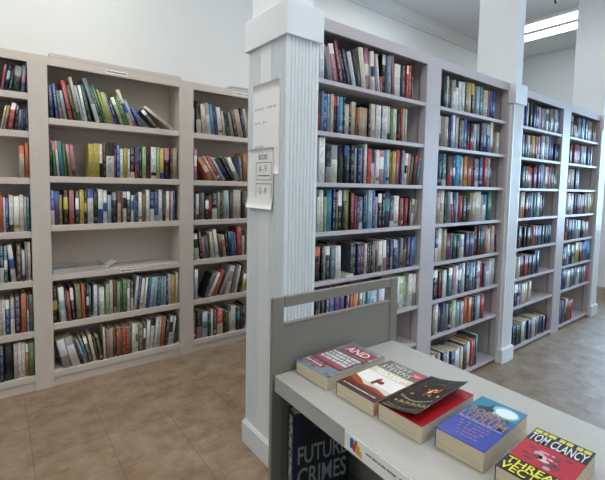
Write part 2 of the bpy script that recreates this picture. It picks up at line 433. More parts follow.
ROWS = """L0 0: q/r 756.1 12.5 164 8.6|n/l 780.6 19.4 160 9.2|d 797.5 13.7 138 9.2|d/g 841.4 38.3 167 7.1|S/q 866.1 17.3 175 4.5|k 880.4 8.2 171 1
L0 1: w/y 744.4 7.4 155 10.7|t 762.1 14.1 156 10.6|r/w 796.1 25.2 174 9.4|k 825 16.8 160 5.3|g/b 839.3 12.3 136 4.6|b 854 10.7 143 3.1|n 865.7 9 140 2|s 882.4 11.9 147 0
L0 2: c/o 856.8 25.5 211 0|o 879.2 17.9 233 0
L0 3: o/r 737 17 241 0|w 749.3 10.2 227 0|b 763.8 13.4 221 0|w/s 791 22.3 241 0|w/y 821.8 28.6 234 0|w 844.6 21.2 244 0|w/l 861.5 15.2 231 0|T 875.6 12.5 227 0
L0 4: n/w 732.9 21.4 243 0|T/w 752.1 19 241 0|w/b 772 25.3 249 -4.8|s 824 23.4 243 0|w/b 844.2 15.8 210 0|g 859 12.5 261 0|c 876.1 15.4 260 0
L0 5: c 713.3 10.7 240 0|w 731.2 16.1 238 0|b/w 756.6 23.5 234 0|g/w 780.4 21.4 246 0|p 813.1 29.7 249 0|o 844.5 27.6 260 0|w/s 858.5 11.4 241 0|T/s 881.5 21.1 246 0
L0 6: n 716.5 21.9 240 0|k/d 766.9 48.6 243 0|c 789.6 19.7 241 0|w 810.1 18.7 244 0|w 832 20.7 239 0|o/w 849.2 14.8 226 0|e 881.5 29.9 224 0
L1 0: n 9.1 24.8 220 -1.6|b 46.7 16.5 234 -4.9|e/q 71.3 18.1 191 -7.4|l 92.6 19.7 195 -8.4|r 121.3 25.7 265 -10|d 153.8 21.6 237 -11.4|c/e 176.1 20.6 298 -10.4|l 201.1 16.2 244 -11.4|w 217.7 17 249 -9.6|d 241.1 23.4 260 -10.9|S/w 288.5 28.2 310 -15.8|d 320.3 17.7 264 -16.2|e 345.4 13.9 273 -17.5|G 360.2 14.7 242 -16.4|y 375.2 22.6 226 -15.6|l 400.9 14 223 -16.2|n 415.4 19.5 166 -15.7|G/w 452.3 26.3 203 -20.2|e 481 13.1 208 -20.4|e 494.7 16.2 220 -20.1|c/b 517.7 26.1 270 -21.5|l/r 545.8 21.4 204 -21.5|b 586.4 29 144 -24.9|d/w 699.7 26.7 162 -41.2|c 828.9 21.2 260 -55.4
L1 1: p/r 8.1 7.1 300 0|d 17.2 9.3 242 0|e/q 26.7 15.2 238 -2.3|w/q 47.4 13.2 243 -3.6|T/b 66.3 23.6 240 -4.9|e 90.1 18.6 222 -3.7|v/q 116.3 20.4 223 -5.6|q/s 137 21.3 221 -4.8|y 268.7 32.6 239 0|y 305.2 36 243 0|w/k 327.3 19.6 242 0|k 348.7 19.8 244 0|w/k 404.8 53.6 256 0|m 414.9 10 217 0|b 441.6 22.6 241 0|w 468.7 25.4 216 0|y 496.9 26.5 223 0|w 511.6 13.8 220 0|k/w 548.2 33.1 231 0|p/r 564.1 14.1 237 0|b 580 15.1 239 0|d 601.5 20.5 231 0|G 629.4 26.2 246 0|m/k 664.1 30.2 244 0|w/k 707.7 39 247 0|G 729.3 18.8 250 0|y/b 762.5 30.4 242 0|k/q 808.8 38.6 245 0|s 835.2 17.6 238 0|t 869.8 32.6 250 0
L1 2: b/w 24.3 23.3 239 0|p/b 52.4 28.3 231 0|y 71 18.4 208 0|k/y 105.3 27.7 240 0|q/r 140.4 28.1 240 0|d/w 171.1 21.4 232 0|y 202.1 26 245 0|k/y 222.5 19 241 0|w/b 260.9 35.5 250 0|k/v 290.9 27 233 0|w/b 323.6 29.6 250 0|w/b 351.3 23.9 242 0|l 380.1 24.9 208 0|n 387.4 7.6 220 0|k/g 416.6 29.2 229 0|c/s 444.6 20.3 239 0|m 459.9 13.6 230 0|w/k 486.5 24.9 234 0|d/w 515.2 25.2 235 0|w/b 535.4 14.9 207 0|b 550.4 14.1 207 0|d 567.3 16 212 0|w/q 595.1 23.3 230 0|v 622.3 23.6 221 0|w 653.5 27.5 250 0|n/w 688.8 31.6 231 0|b/l 722.7 32 236 0|w 753.2 28.6 251 0|d 780.2 21.2 241 0|w 801.6 19.5 242 0|q 822.2 17.7 242 0|w 833 9.9 242 0|b 855.9 20.9 242 0
L1 4: k/y 31 30 252 0|d 36.8 8.7 133 -2.6|w/l 48.3 34.9 250 -3.9|n 83.3 10.3 213 -3.9|r 94.4 20 210 -4|n/w 118.9 22.4 237 -4|v 146.6 32.7 253 -2.8|o 182.4 16.9 254 -1.7|m 200.1 8.5 252 -1.2|k/w 224.5 16.1 254 0|T 238.3 13.5 233 0|w 277.8 22.2 234 0|T 290.6 11.2 231 0|w 326.2 34 210 0|G 359.8 23.8 232 0|w 382.2 20.7 256 0|s/q 411.1 23.7 249 0|G 431.6 17.1 241 0|T 448.9 15.5 243 0|e 480.2 29.6 250 0|w/g 506.6 23.8 241 0|x/w 527.1 17.8 233 0|w 548.6 18.7 266 5.3|b 571.2 18 263 4.8|w/y 596.7 21.8 240 5.2|w 617 15.6 248 5.5|b/T 643 22.2 244 6.5|l 668.3 23.3 241 6.1|l 697.1 21.3 243 4.3|T 733.2 28.6 240 2.6|l 757.2 18.3 238 1.2|l 776.8 14.5 236 0|n 796 19 239 0|w 816.7 20.9 256 0|y 852.8 32.1 243 0|w 878.2 20.3 259 0
L1 5: w/g 59 46 211 -11.8|w/g 113.9 48.3 214 -13.8|s/k 173.7 15.1 202 -16.7|l 189.9 14.4 187 -16.5|T 204.7 14.5 195 -14.5|s/w 221.3 21.8 200 -12.4|c 248.4 20.6 212 -10.5|s 274.2 15.2 172 -10.1|d/y 291.3 21.9 185 -9.4|c 315.9 14.1 243 -1.2|q 352.5 19.2 218 0|t 377.8 23.6 223 0|s 401.6 21.3 217 0|r 421.4 17.2 222 0|t 436.1 14.9 223 0|s 450.3 14.1 213 0|r 471.2 21.2 216 0|r 494.1 22.5 214 0|e 500.4 6.2 209 0|T 517.2 16.8 206 0|w 540.4 23.4 230 0|w/v 562.7 22.2 229 0|v 598 35.1 218 0|p/w 615 16.7 221 1.4|w 641.2 23.4 235 3.2|w/k 677.3 29.3 247 4.4|w 708 25.9 251 4.8|w 723.5 13.5 253 5.2|o 758.7 31.2 241 5.5|x 784.5 21.7 204 6.5|w/k 814.5 23.9 235 6.2|w 838.8 19.1 230 6.3|d 859.2 14.2 210 6.4
L2 0: l 14.3 13.3 201 0|k/c 34.4 39.6 268 -2.7|c 86.7 37.4 242 -5.6|w/g 130 30.6 261 -5.8|C 168.2 31.9 253 -6.9|n 204.2 20.9 254 -7|w/v 242.5 34.6 240 -8.4|c 283.3 17.4 212 -9.2|k 302.9 9.7 206 -9.5|n/e 322.4 34.9 191 -12.4|g 357.6 20.7 212 -12.1|s 391 23.8 225 -13.6|t 419.6 46.4 243 -12.6|n 473.4 20.6 263 -10.8|c 500.7 29.3 257 -9.8
L2 1: q/w 34.7 23.3 255 0|o/c 153.5 40.4 210 -31.6|t 203.8 24.7 225 -31.1|r/w 238.6 28.6 229 -30.3|l 274.7 21.1 226 -31|k/n 304.3 42.3 217 -30.4|k 359.4 26.8 230 -28.7|w/g 400.2 37.2 220 -25.9|S 444.7 17.7 223 -5.8|e 464.5 9.4 225 -3.7|o 479.3 31.7 258 -3.4
L2 2: k 28.5 17.2 220 0|w/x 53.7 22.5 220 0|x 82.6 24.5 229 0|g 105.5 20.3 229 0|k/w 141.2 30.4 204 0|s/r 170.1 26.2 212 0|k/w 218.6 44.9 221 0|g 241.8 18.6 238 0|d 260.5 15 230 0|v 281.2 17.9 239 0|l 290.6 43.9 251 -2.1|x 365.4 27.1 239 0|c 410.8 38.9 257 0|c 448.2 36.9 257 0|k 478.3 25.1 249 0|x 500.6 20.3 249 0
L2 3: w/d 25 38.2 219 -6.3|k 66.3 22 244 -4.6|q 92.8 31.1 190 -5.4|T 126.8 19.8 198 -5.8|c 176.7 23.7 231 -8.3|w/l 211.7 29.5 250 -7.8|s/v 250.9 29.9 198 -7.7|c/o 286.9 26.5 197 -7.4|k 317.5 19.2 214 -5.5|n/T 339.7 22.3 221 -4.9|b 365.9 25.4 219 -4.5|T 394.4 12.8 210 -4.2|r 418.2 43.1 260 -2.3|c/k 467.4 24.4 241 -2|k 493.8 10.2 236 -1.6
L2 4: l/w 46.3 30.3 261 0|k 102.3 17.2 219 23.7|g 122 14 217 22.7|w 167.1 24.7 223 23.5|o/r 217.7 36.4 236 21.1|g 277.2 24.6 192 18.5|w/g 342.1 43.5 257 13.4|g 389.6 26.3 264 12.1|w 416.7 22.6 252 11.3|k 446.3 22.9 259 10.2|y/w 493.4 33.8 165 9.6
L2 5: v/w 30.2 23.9 240 0|k/q 84.6 47.7 247 0|l/e 134.1 44.6 228 0|d 161.1 23.1 216 0|w 186.4 20.3 231 0|s/c 216.1 24.5 226 0|r/c 275.2 53 228 0|k 302.6 23.2 210 0|d 337.7 31.9 190 0|w 358.1 15 180 0|w 405.9 43.5 234 0|d/T 446.7 30.9 216 0|n 477.9 26.8 220 0|k 497 16.9 237 0
R1 0: w 59.5 30.1 183 0|g 90.9 31.2 175 -10.5|q/w 132.1 34.5 198 -13.4|m 167.3 26.8 222 -13.2|n 206 18.9 180 -16.8|n 225.9 24.9 188 -16.4|w 257.2 27.2 182 -15.4|x/d 292.6 33.2 197 -12.5|c 328.7 34.2 220 -9.7|q/w 368.7 33.2 233 -5.5|w/n 408.5 28.1 218 -5.4|g 440.2 16 210 -5.6|w 465.6 14.2 213 -8.1|r 498.1 17.6 94 0|k/w 527.8 27.3 227 0|S 566.4 35 226 0|q 587.4 22.6 234 -5.2|w/c 662.5 52.3 196 0|x 701.5 33.7 193 0|r/w 725.1 15.8 200 0|r 754.4 28 204 0|s 771.9 16.2 142 0
R1 1: d/r 47.8 17.9 207 0|l 56.4 7.1 207 0|b 88.9 30.2 198 0|l 102.5 12.1 201 0|c 124.5 19.5 201 0|k/r 146.7 20.6 195 0|p/g 163.3 14.1 198 0|C/l 190.3 25.3 195 0|k 208.2 16.2 199 0|c 241.9 30.3 165 0|k 263.9 19.4 176 0|c 299.6 33.1 186 0|o/s 313.2 11.8 157 0|t 349.9 34.9 161 0|t 384.5 32.8 162 0|k 404.5 18.1 195 0|c 442.8 34.1 193 0|w 490.3 39.2 193 0|n 506.4 14 197 0|w 555.6 45.9 197 0|c/d 582.3 23.4 199 0|e 600.4 15.8 187 0|c 633.5 30.8 191 0|k/r 669.5 27.9 192 0|r/k 675.1 13.4 199 -1.7|c 700.4 11.7 202 0|d 711 10.6 200 0|c 725.4 14.3 202 0
R1 2: w 72 39.5 235 0|k/g 116.5 37.4 198 0|c/g 169.6 50.7 202 0|k/d 209.9 35.3 200 0|k/b 242.5 29.2 206 0|d 260.8 16.5 201 0|k 296.1 32.7 210 0|l 311.3 13.4 199 0|n 336.7 22.7 200 0|l 350.4 11.9 202 0|p 362.4 10.1 196 0|w 388.5 20.5 227 0|r/o 425.4 34.1 200 0|w/n 455.8 25.1 196 0|w/q 490.3 28.6 199 0|q/w 525.7 34.9 199 0|C 555 26.4 203 0|w/b 585.7 26.9 208 0|v 595.3 9.3 197 0|y 630.6 27.5 199 1.4|q/r 656.5 21.9 214 1.3|q 676.6 17.1 209 2|p 696.9 17.3 214 2.4|l 715.4 15.4 215 3|w/k 746.6 27 196 4.8|o/q 776.1 25.2 195 6.7|e 799.7 19 184 8.8|m/r 830 25.7 192 9.6|T 856.3 19.5 174 9
R1 3: c 45.1 19.1 187 0|w 49 27.9 224 -1.2|G 98.1 20.5 187 0|C 139.8 36.1 228 0|n 161 18.8 229 0|v 177.5 14.9 213 0|k/w 209.3 30.1 223 0|d/g 232.2 21.2 223 0|y 265 28.5 226 0|k 275.5 8.7 214 0|q/m 301.1 23 207 0|r 311.7 8.9 194 0|n 332.4 18 187 0|S/w 365.3 30.1 187 0|n 381.9 13.9 194 0|T 398.7 14.9 208 0|l 440.4 33.5 227 0|b 461.9 19.7 225 0|l/q 488.1 23.6 186 0|k/w 524.1 31.4 206 0|k 548.4 22.5 206 0|n/T 595.2 43 222 0|s/w 635.2 36.1 186 0|w/G 690.1 50 193 0|r/o 695.6 15.6 179 -1.8|S/w 731.5 20.5 179 0|r/m 771.8 27.2 178 2.3|d 799.4 22.3 185 3.4|w/v 829.6 25.7 170 7|g 858 21.6 163 9.1
R1 4: k/o 67.2 39.4 187 0|k 82.4 12 181 0|g 100.2 16.2 186 0|d/w 134.7 32.1 184 0|S 164.9 27.7 181 0|w 169.1 38.5 181 -1.3|K 251.8 30.6 184 0|K 275.7 23.5 184 0|x 291.1 13.6 188 0|d 325 32.1 190 0|n 356.8 28 184 0|m 389.1 29.5 185 0|c 410.3 18.3 179 0|n 424.8 14.5 188 0|k 441.2 16.6 186 0|k 462.9 21.8 187 0|g 479.3 16.4 189 0|m/g 502.4 22.7 187 0|w/T 540.3 33.3 188 0|w/q 547.2 32.3 188 -2.2|n 596.8 17.2 196 0|p/g 633.9 23.4 191 0|n/l 673.5 34.6 185 0|b 699.6 23.1 179 0|g/n 726.1 21.4 191 1.3|v/k 763.4 33.1 184 2.1|p/q 792.9 26.3 189 3.3|b 824.9 26.6 189 5.4|C 861.8 33.5 189 6.7
R1 5: k/s 61.3 30.2 187 0|k 91.2 23.8 190 0|s 123.5 20.7 191 0|b 164.7 32.1 194 0|p/q 208.3 37.4 190 0|q/p 238.5 29.8 190 0|p 263.9 21.4 192 5|r 287.6 19.6 174 6.2|o/r 309.6 18.9 183 5.9|y/o 333.9 21.2 193 5|s 353.3 15.4 187 4.4|q/w 384.3 26 192 2.8|l 410.9 23.2 176 2.3|T 436.6 22.5 184 1.5|l 478.1 37.1 180 0|w/l 518.2 34.6 186 0|w/l 580 50.5 186 0|w/G 715.4 36.9 213 0|w/G 761.6 36.8 206 0|G/w 789.3 27.3 209 0|w 836.7 36.1 218 0|w/g 883 40.1 209 0
R2 0: k/r 54.2 22.3 196 0|d/k 93.7 36.7 209 0|w 108 12.9 214 0|s 135.4 23.1 202 0|d/n 164.6 26.3 198 0|w/g 195.7 28.1 195 0|w/k 233.2 34.6 210 0|w 271.4 35.2 204 0|w 310.3 35.7 206 0|v 357.7 34.9 214 0|y 398 37.1 216 0|k/y 432.4 29.5 219 0|S 464 28.2 215 0|l 506.1 37.1 208 0|T 557.7 48.2 211 0|c 592.5 27.4 196 0|c 626.4 33.4 199 0|r 651.5 21.6 202 0|b/n 693 31.9 206 0|n/b 732.1 38.6 203 0
R2 1: w/v 61.3 25.2 209 0|g 86.8 22.7 208 0|c 129.9 37.4 208 0|k/s 153.2 19 220 0|b 178.3 22.1 227 0|w/l 206.6 25.4 230 0|b 229.2 19.6 221 0|w 259.7 27.5 224 0|s 284.4 20.1 210 0|g 317.3 29.7 205 0|b/l 363.3 35 223 0|k/r 406.1 35.8 196 0|k/r 441.6 35 199 0|b 471.7 26.7 196 0|w/l 495.3 20.3 199 0|g/x 546.7 42.9 204 0|n 576.3 24.4 217 0|g/n 631.2 47.9 217 0|b/l 687.3 49 214 0|w/q 720.5 29.5 235 0|m 771 45 235 0|c 826.5 42.2 168 0
R2 2: n/g 83.9 40.9 221 0|T/w 137.3 49.1 220 0|s/r 199.4 51.9 211 0|b/w 235.6 31.7 209 0|C/b 282.2 39.9 221 0|C/b 313 30.3 218 0|c 347.8 28.6 208 0|o/y 397.9 43.6 219 0|o/s 447.3 42.9 222 0|m 472.4 21.8 219 0|m 502.8 27.1 212 0|S/w 561.4 53.5 210 0|b/l 614.2 45.9 227 0|r 671.8 46.9 226 0|l 701.2 25.7 224 0|k 747.6 40.9 226 0
R2 3: t 80.6 42.4 229 0|w/t 131 46.2 229 0|k 164.8 29.4 225 0|l 188.5 19.8 224 -6.1|r/w 218.7 27.4 219 -8.9|n 246.2 19.1 221 -6.7|l 281.6 15.5 217 0|n 301.9 17.2 226 0|r/m 346.2 39.6 196 0|d 393 38.8 191 0|k/d 440.8 41.2 191 0|t 473.9 24.4 215 0|t 508.1 33.7 212 0|c 561.7 48.4 224 0|w 612.8 45.9 227 0|w/b 664 38.2 201 0|w/b 694.2 29.7 201 0|T/e 742.6 38.6 225 0|e/T 770.7 27.7 218 0
R2 4: n/w 63.4 35 236 0|w/c 104.5 37 236 0|t 135.8 26.7 220 0|t 164.8 28.6 226 0|m/p 223.9 50.5 188 0|g 245.9 17.6 190 0|d/T 284.6 35.7 179 0|k/d 317 26 165 0|d/k 345.4 27.9 165 0|w/l 398.3 45.2 173 0|p 454.1 41.6 188 0|p/n 509.6 52.3 185 0|t 529.5 16.6 187 0|k 580 45.5 228 0|m 609.1 24 231 0|d/T 649.7 33.2 230 0|d/T 673.6 23.6 230 0|r 725.3 39.4 226 0|w/c 741.6 47.6 195 -3.4|c 796.7 37.4 219 -1.7|r/c 841.3 22.7 213 -3.7|n 893.1 24.9 141 0
R2 5: k/w 86.1 52.9 210 0|m 113.1 20.2 196 0|m/k 136.2 20.5 198 0|w 169.1 25.6 196 0|w 201.6 32 194 0|T/w 254.5 45.8 207 0|q/t 293.9 32.2 215 0|w 328 26.7 216 0|b/w 379.4 48.4 225 0|w 422.6 37.1 224 0|k 477.8 47.4 228 0|S/l 528 43.1 220 0|S/l 565.6 37 220 0|n 597.3 28.4 209 0|w/q 655 51 214 0|r 684.4 24.2 194 0|p 717.7 29.8 191 0|w/g 776.6 53.6 196 0|w 819.3 33.2 219 0|w 855.5 35.7 219 0|T 893.1 30.1 213 0
R2 6: v 58.1 25.5 217 0|w 95.4 33 220 0|p/m 148 46.8 185 0|S/n 191.3 38.8 213 0|g 224.6 28.8 197 0|d/w 267.8 37 191 0|w/G 322.8 50.4 210 0|l 371 43.4 188 0|g 402 26.1 186 0|w/q 433.4 28.1 181 0|o 487.3 47.2 207 0|o/y 530.1 39.5 200 0|m 561.5 26.1 194 0|n 596.7 30 193 0|l 645.1 43.1 192 0|c 665.1 16.4 181 0|r/s 718.5 49.8 191 0
R2 7: w/r 77.6 30.6 216 0|r/w 104 26 222 0|t 151 38.3 215 0|x/w 229.5 51.6 208 0|w 277.5 43.4 195 0|n/w 333 50.7 192 0|w 384.7 47 188 0|w/c 416.6 26.6 193 0|c/w 446 28.9 193 0|s/k 505.4 52.6 204 0|w/g 550.4 39.9 207 0|r 586.5 28.7 213 0|r 612.2 25.4 216 0|T 646.4 27 244 0
R3 0: m 154.6 31.6 183 0|b 189.7 30.5 200 0|w 231.5 37.2 210 0|k/d 271.8 32.1 218 0|d/k 296.2 24.1 212 0|k/n 346.3 45.3 211 0|b 382.7 29.4 198 0|b 409.1 26 201 0|w 438.7 22.6 197 0|w 470 30.8 192 0|q/g 511.3 36.2 193 0|S 555.1 38.6 195 0|w/T 608.6 48.2 198 0|s/g 643.1 25.4 208 0|g 683.5 34.9 214 0|s/t 739.6 50.5 216 0|l/T 787.2 40.1 220 0|g/q 831.7 38.8 217 0|b 892.9 53.3 225 0
R3 1: g/q 165.5 33.4 197 0|n/T 217.2 38.9 198 0|w/g 266.6 44.5 198 0|k 301.7 30.1 195 0|y/v 369.7 52.9 200 0|q/m 411.4 36.5 197 0|q/w 460.7 44.1 201 0|b/p 496.5 30.4 213 0|w/G 554.7 52.8 217 0|s 588 25.9 222 0|l/w 625.1 31.1 223 0|w/l 653.7 28.2 219 0|b 686 26.1 232 0|b 717.1 30.7 225 0|p/k 775.9 49.1 213 0|k/n 827.2 38.8 169 0|n/k 862.5 34.8 172 0|n/k 892.9 29.9 169 0
R3 2: n 192.1 47.4 188 0|T/G 223.2 26.3 188 0|T/G 250.8 27.2 191 0|r/o 309.3 49.5 194 0|t/r 362.8 49 182 0|p 411.1 42.1 188 0|m 457.2 40.7 213 0|m 497.3 39.5 210 0|b 538.2 36 224 0|b/l 570.4 25.2 223 0|l/b 599.7 28.9 220 0|w/T 647.1 40.7 203 0|r/q 687.5 33 206 0|r/q 718 30.1 209 0|v/d 754.2 27 206 0|v/d 788.9 34.2 206 0|g 829.9 28 139 0|g 862.4 32 139 0|g 892.9 30.1 139 0
R3 3: t/g 180 35.3 223 0|c/o 236.1 53 227 0|k/o 291.6 50.9 216 0|n 330 33 221 0|n 364.7 34.2 224 0|l 401.1 31.5 224 0|T/n 437.2 32.3 218 0|T/n 461.6 24 221 0|l/w 516.5 49.7 225 0|c/k 562.7 28.5 202 0|c/k 591.8 28.6 202 0|x/n 625.6 28.5 210 0
R3 4: x 182.9 38.7 198 0|k/m 239.5 51.9 188 0|k/s 276.5 31.8 185 0|s/k 303.7 26.8 180 0|k/d 348.7 39.5 176 0|k/d 386 36.7 179 0|s/o 424.7 29.9 186 0|o/s 453.5 28.4 186 0|n 512.1 51.8 183 0|n/T 551.6 33.8 179 0|n/T 588.9 36.7 179 0|T/n 620.1 30.7 179 0|d/S 662.8 36.7 177 0|d/S 690 26.8 182 0|d/S 728.3 37.7 177 0|S/n 767.2 32.8 178 0|S/n 803.8 36 178 0
R3 5: c 164.6 36.2 190 0|c 201 35.9 187 0|m/k 247.4 33.8 191 0|m/k 279.7 31.7 194 0|r/k 318.2 32.7 193 0|r/k 351.4 32.7 193 0|x/k 403.9 41 183 0|k/x 439.6 35.2 181 0|x/k 481.2 40.9 181 0|n/S 530.1 42.6 216 0|n/S 573.5 42.7 212 0
R3 6: n/w 162.2 37 198 0|n/w 195.8 33.1 195 0|n/w 228.6 32.3 192 0|b 257.9 23.8 188 0|w/c 295.9 32 185 0|c/w 323.1 26.8 185 0|c/y 363.5 34.2 187 0|c/y 389.8 25.9 187 0|c/t 438 28.5 191 0|c/t 465.8 27.4 188 0
R3 7: k/n 160.9 30.6 189 0|n/k 190.3 28.9 195 0|k/d 236.7 35.1 181 0|k/d 272.9 35.6 184 0|d/k 298.7 25.4 184 0|c 357.4 51.3 196 0|g/T 415.6 52.4 189 0|n 473.3 41.4 183 0|n 513.3 39.3 183 0|w 548.7 24.9 190 0|w 579 29.9 190 0|s 616.7 31.4 182 0|e/s 680.6 53.4 179 0|m/s 734.9 47.9 172 0|b/n 788.8 44.4 165 0|b/n 826.4 37 165 0|m/q 863.3 25.1 168 0|q/m 892.9 29.2 168 0
R4 0: s/t 130.5 50.8 216 0|w 163.1 22.4 125 -15.3|w 190.1 27.5 125 -16.9|w 218.9 23.2 122 -16.9|S 294.4 39.1 209 0|S 329.1 34.1 209 0|p/s 366.9 31.5 223 0|l/b 412.4 38.6 210 0|l/b 454.9 41.9 207 0|b/l 498 42.4 213 0|b/T 555.4 46.5 212 0|c/o 589.6 24.8 207 0|o/c 624.5 34.5 210 0|c/o 657.1 32 207 0|e/r 715.4 34.9 188 0|r/e 751.8 35.9 194 0|r/e 782.9 30.6 194 0
R4 1: k/T 112 43.8 191 0|k/T 156 43.3 188 0|r/m 222.3 39.5 201 0|r/m 262.6 39.7 201 0|r/m 299 35.8 201 0|b 342.5 33.3 186 0|b 367.8 24.9 184 0|l 407.5 33.3 199 0|l 438 30 199 0|y/t 480.6 29.9 206 0|y/t 507.8 26.8 206 0|t/y 540.8 32.5 206 0|b/n 602.4 40.1 207 0|n/b 635.9 33 213 0|g 687.7 43.2 211 0
R4 2: m/q 97.1 27.3 209 0|q/m 132.7 35.1 209 0|c/t 177.3 31.9 207 0|t/c 212.8 35 204 0|T/n 262.7 33.8 224 0|n/T 295.3 32.2 220 0|n/T 333.3 37.4 224 0|G/t 385.3 42.3 196 0
R4 3: w/g 138.2 41.6 223 0|w/g 176.8 38.1 220 0|g/w 209.6 32.3 217 0|c/p 272.4 51 224 0|p/s 342.3 38.9 224 0|p/s 381 38.1 224 0|s/p 411.3 29.9 218 0|q/t 463.2 35.5 212 0|t/q 494.3 30.6 206 0|q/t 523.5 28.7 212 0|n 573.6 33.3 232 0|n 612.6 38.3 232 0|c/w 656.5 33.4 226 0|c/w 686.9 29.9 226 0|G/y 752.4 51.8 226 0|y/G 808.5 45.7 220 0
R4 4: o/n 142.8 40.7 233 0|T/n 186.9 34.1 215 0|n/T 228.1 40.6 211 0|T/n 261.4 32.8 215 0|d 310.2 38.4 211 0|d 344 33.3 214 0|l/g 389.3 34.7 197 0|g/l 424.2 34.5 197 0|g/l 461.5 36.7 197 0|l/g 494.1 32.1 191 0|k/s 543.2 34.6 193 0|k/s 582.3 38.5 187 0|g/t 634.1 40.4 170 0|t/g 671.3 36.7 170 0|g/t 705.8 34 175 0
R4 5: n/w 109.3 27.3 193 0|n/w 147.7 37.8 199 0|g/l 182.6 26.2 215 0|l/g 218.1 34.9 219 0|n/l 271 43.7 200 0|n/l 306.9 35.4 203 0|n/l 349 41.5 197 0|y 423.8 41.3 221 0|y 453.9 29.7 218 0|y 491.9 37.4 224 0|k/m 546.6 41.7 216 0|k/m 580.1 33 216 0|q/p 624 33.8 206 0|p/q 657.8 33.3 206 0|b/C 701.3 33.1 228 0|b/C 730.7 29 228 0|b/C 773.3 42 228 0|b/C 808.5 34.6 221 0
R4 6: b/n 113.2 32.9 201 0|n/b 149.4 35.6 207 0|b/n 185.4 35.5 204 0|c 241.9 44.7 189 0|c 279.2 36.8 195 0|S/p 345.2 50 189 0|p/S 380.7 35 195 0|S/p 419.5 38.2 189 0|S/p 454.9 34.9 195 0|w/g 520 48.3 181 0|w/g 556.5 35.9 186 0|S/n 610.6 41.1 183 0|S/n 656.9 45.6 183 0|g 697.1 31.3 182 0|g 725.4 27.8 182 0|q/r 771.9 37.3 193 0|q/r 808.5 36 193 0
R4 7: S/p 113.5 33.3 228 0|S/p 145.3 31.4 235 0|p/S 188.9 43 235 0|g/d 230.4 29.5 242 0|d/g 270.2 39.2 246 0|r 324.1 37.6 217 0|r 361.3 36.6 224 0|r 401.9 40 221 0"""
ORD = ['', 'first', 'second', 'third', 'fourth', 'fifth', 'sixth', 'seventh', 'eighth', 'ninth', 'tenth', 'eleventh', 'twelfth', 'thirteenth', 'fourteenth', 'fifteenth',
       'sixteenth', 'seventeenth', 'eighteenth', 'nineteenth', 'twentieth', 'twenty-first', 'twenty-second', 'twenty-third', 'twenty-fourth', 'twenty-fifth', 'twenty-sixth',
       'twenty-seventh', 'twenty-eighth', 'twenty-ninth', 'thirtieth', 'thirty-first', 'thirty-second', 'thirty-third', 'thirty-fourth', 'thirty-fifth', 'thirty-sixth',
       'thirty-seventh', 'thirty-eighth', 'thirty-ninth', 'fortieth']
PHR = {'L0': 'bookcase at left photo edge', 'L1': 'wide left bookcase with empty shelf', 'L2': 'bookcase left of fluted column', 'R1': 'bookcase right of fluted column',
       'R2': 'second bookcase right of fluted column', 'R3': 'third bookcase right of fluted column', 'R4': 'fourth bookcase right of fluted column'}
SPACE = {'L0': 'left edge bookcase', 'L1': 'wide left bookcase', 'L2': 'bookcase behind the column', 'R1': 'bookcase right of the column', 'R2': 'second bookcase right of the column',
         'R3': 'third bookcase right of the column', 'R4': 'fourth bookcase right of the column'}

def book_geo(w, d, h, rnd):
    """cover (U-shaped, rounded spine) + page block; local x = thickness, y = depth (spine at y 0), z up"""
    hard = rnd.random() < .45
    t = .0022 if hard else .0009
    m = .003 if hard else .0004
    r = min(.35 * w, .006) if hard else min(.12 * w, .002)
    out = [(0, d), (0, r), (w * .12, r * .42), (w * .3, r * .1), (w * .5, 0), (w * .7, r * .1), (w * .88, r * .42), (w, r), (w, d)]
    inn = [(w - t, d), (w - t, r + t), (t, r + t), (t, d)]
    pts = out + inn; n = len(pts)
    V = [(x, y, 0) for x, y in pts] + [(x, y, h) for x, y in pts]
    F = []; kind = []
    for i in range(n):
        j = (i + 1) % n
        F.append((i, j, j + n, i + n)); kind.append('s' if 1 <= i <= 6 else 'c')
    # caps split so that no face is concave: left board, spine, right board
    for o, flip in ((0, False), (n, True)):
        for q in ((0, 12, 11, 1), (1, 11, 2), (11, 10, 6, 5, 4, 3, 2), (10, 7, 6), (7, 10, 9, 8)):
            q = tuple(a + o for a in q)
            F.append(q[::-1] if flip else q); kind.append('c')
    k = len(V)
    x0, x1, y0, y1, z0, z1 = t + .0001, w - t - .0001, r + t + .0002, d - (m if hard else .0004), m, h - m
    V += [(x0, y0, z0), (x1, y0, z0), (x1, y1, z0), (x0, y1, z0), (x0, y0, z1), (x1, y0, z1), (x1, y1, z1), (x0, y1, z1)]
    for q in ((0, 3, 2, 1), (4, 5, 6, 7), (0, 1, 5, 4), (1, 2, 6, 5), (2, 3, 7, 6), (3, 0, 4, 7)):
        F.append(tuple(k + a for a in q)); kind.append('p')
    return V, F, kind
def jit(c, rnd, a=.1):
    k = 1 + rnd.uniform(-a, a)
    g = sum(c) / 3
    return tuple(max(.004, min(.9, (v + (g - v) * DESAT) * k * (1 + rnd.uniform(-.05, .05)))) for v in c)
def band_of(ink, rnd):
    if not ink: return (2., 2.)
    return rnd.choice([(0., .2), (.74, 1.01), (.36, .62), (.0, .42), (.62, 1.01), (.1, .2), (.45, .8)])
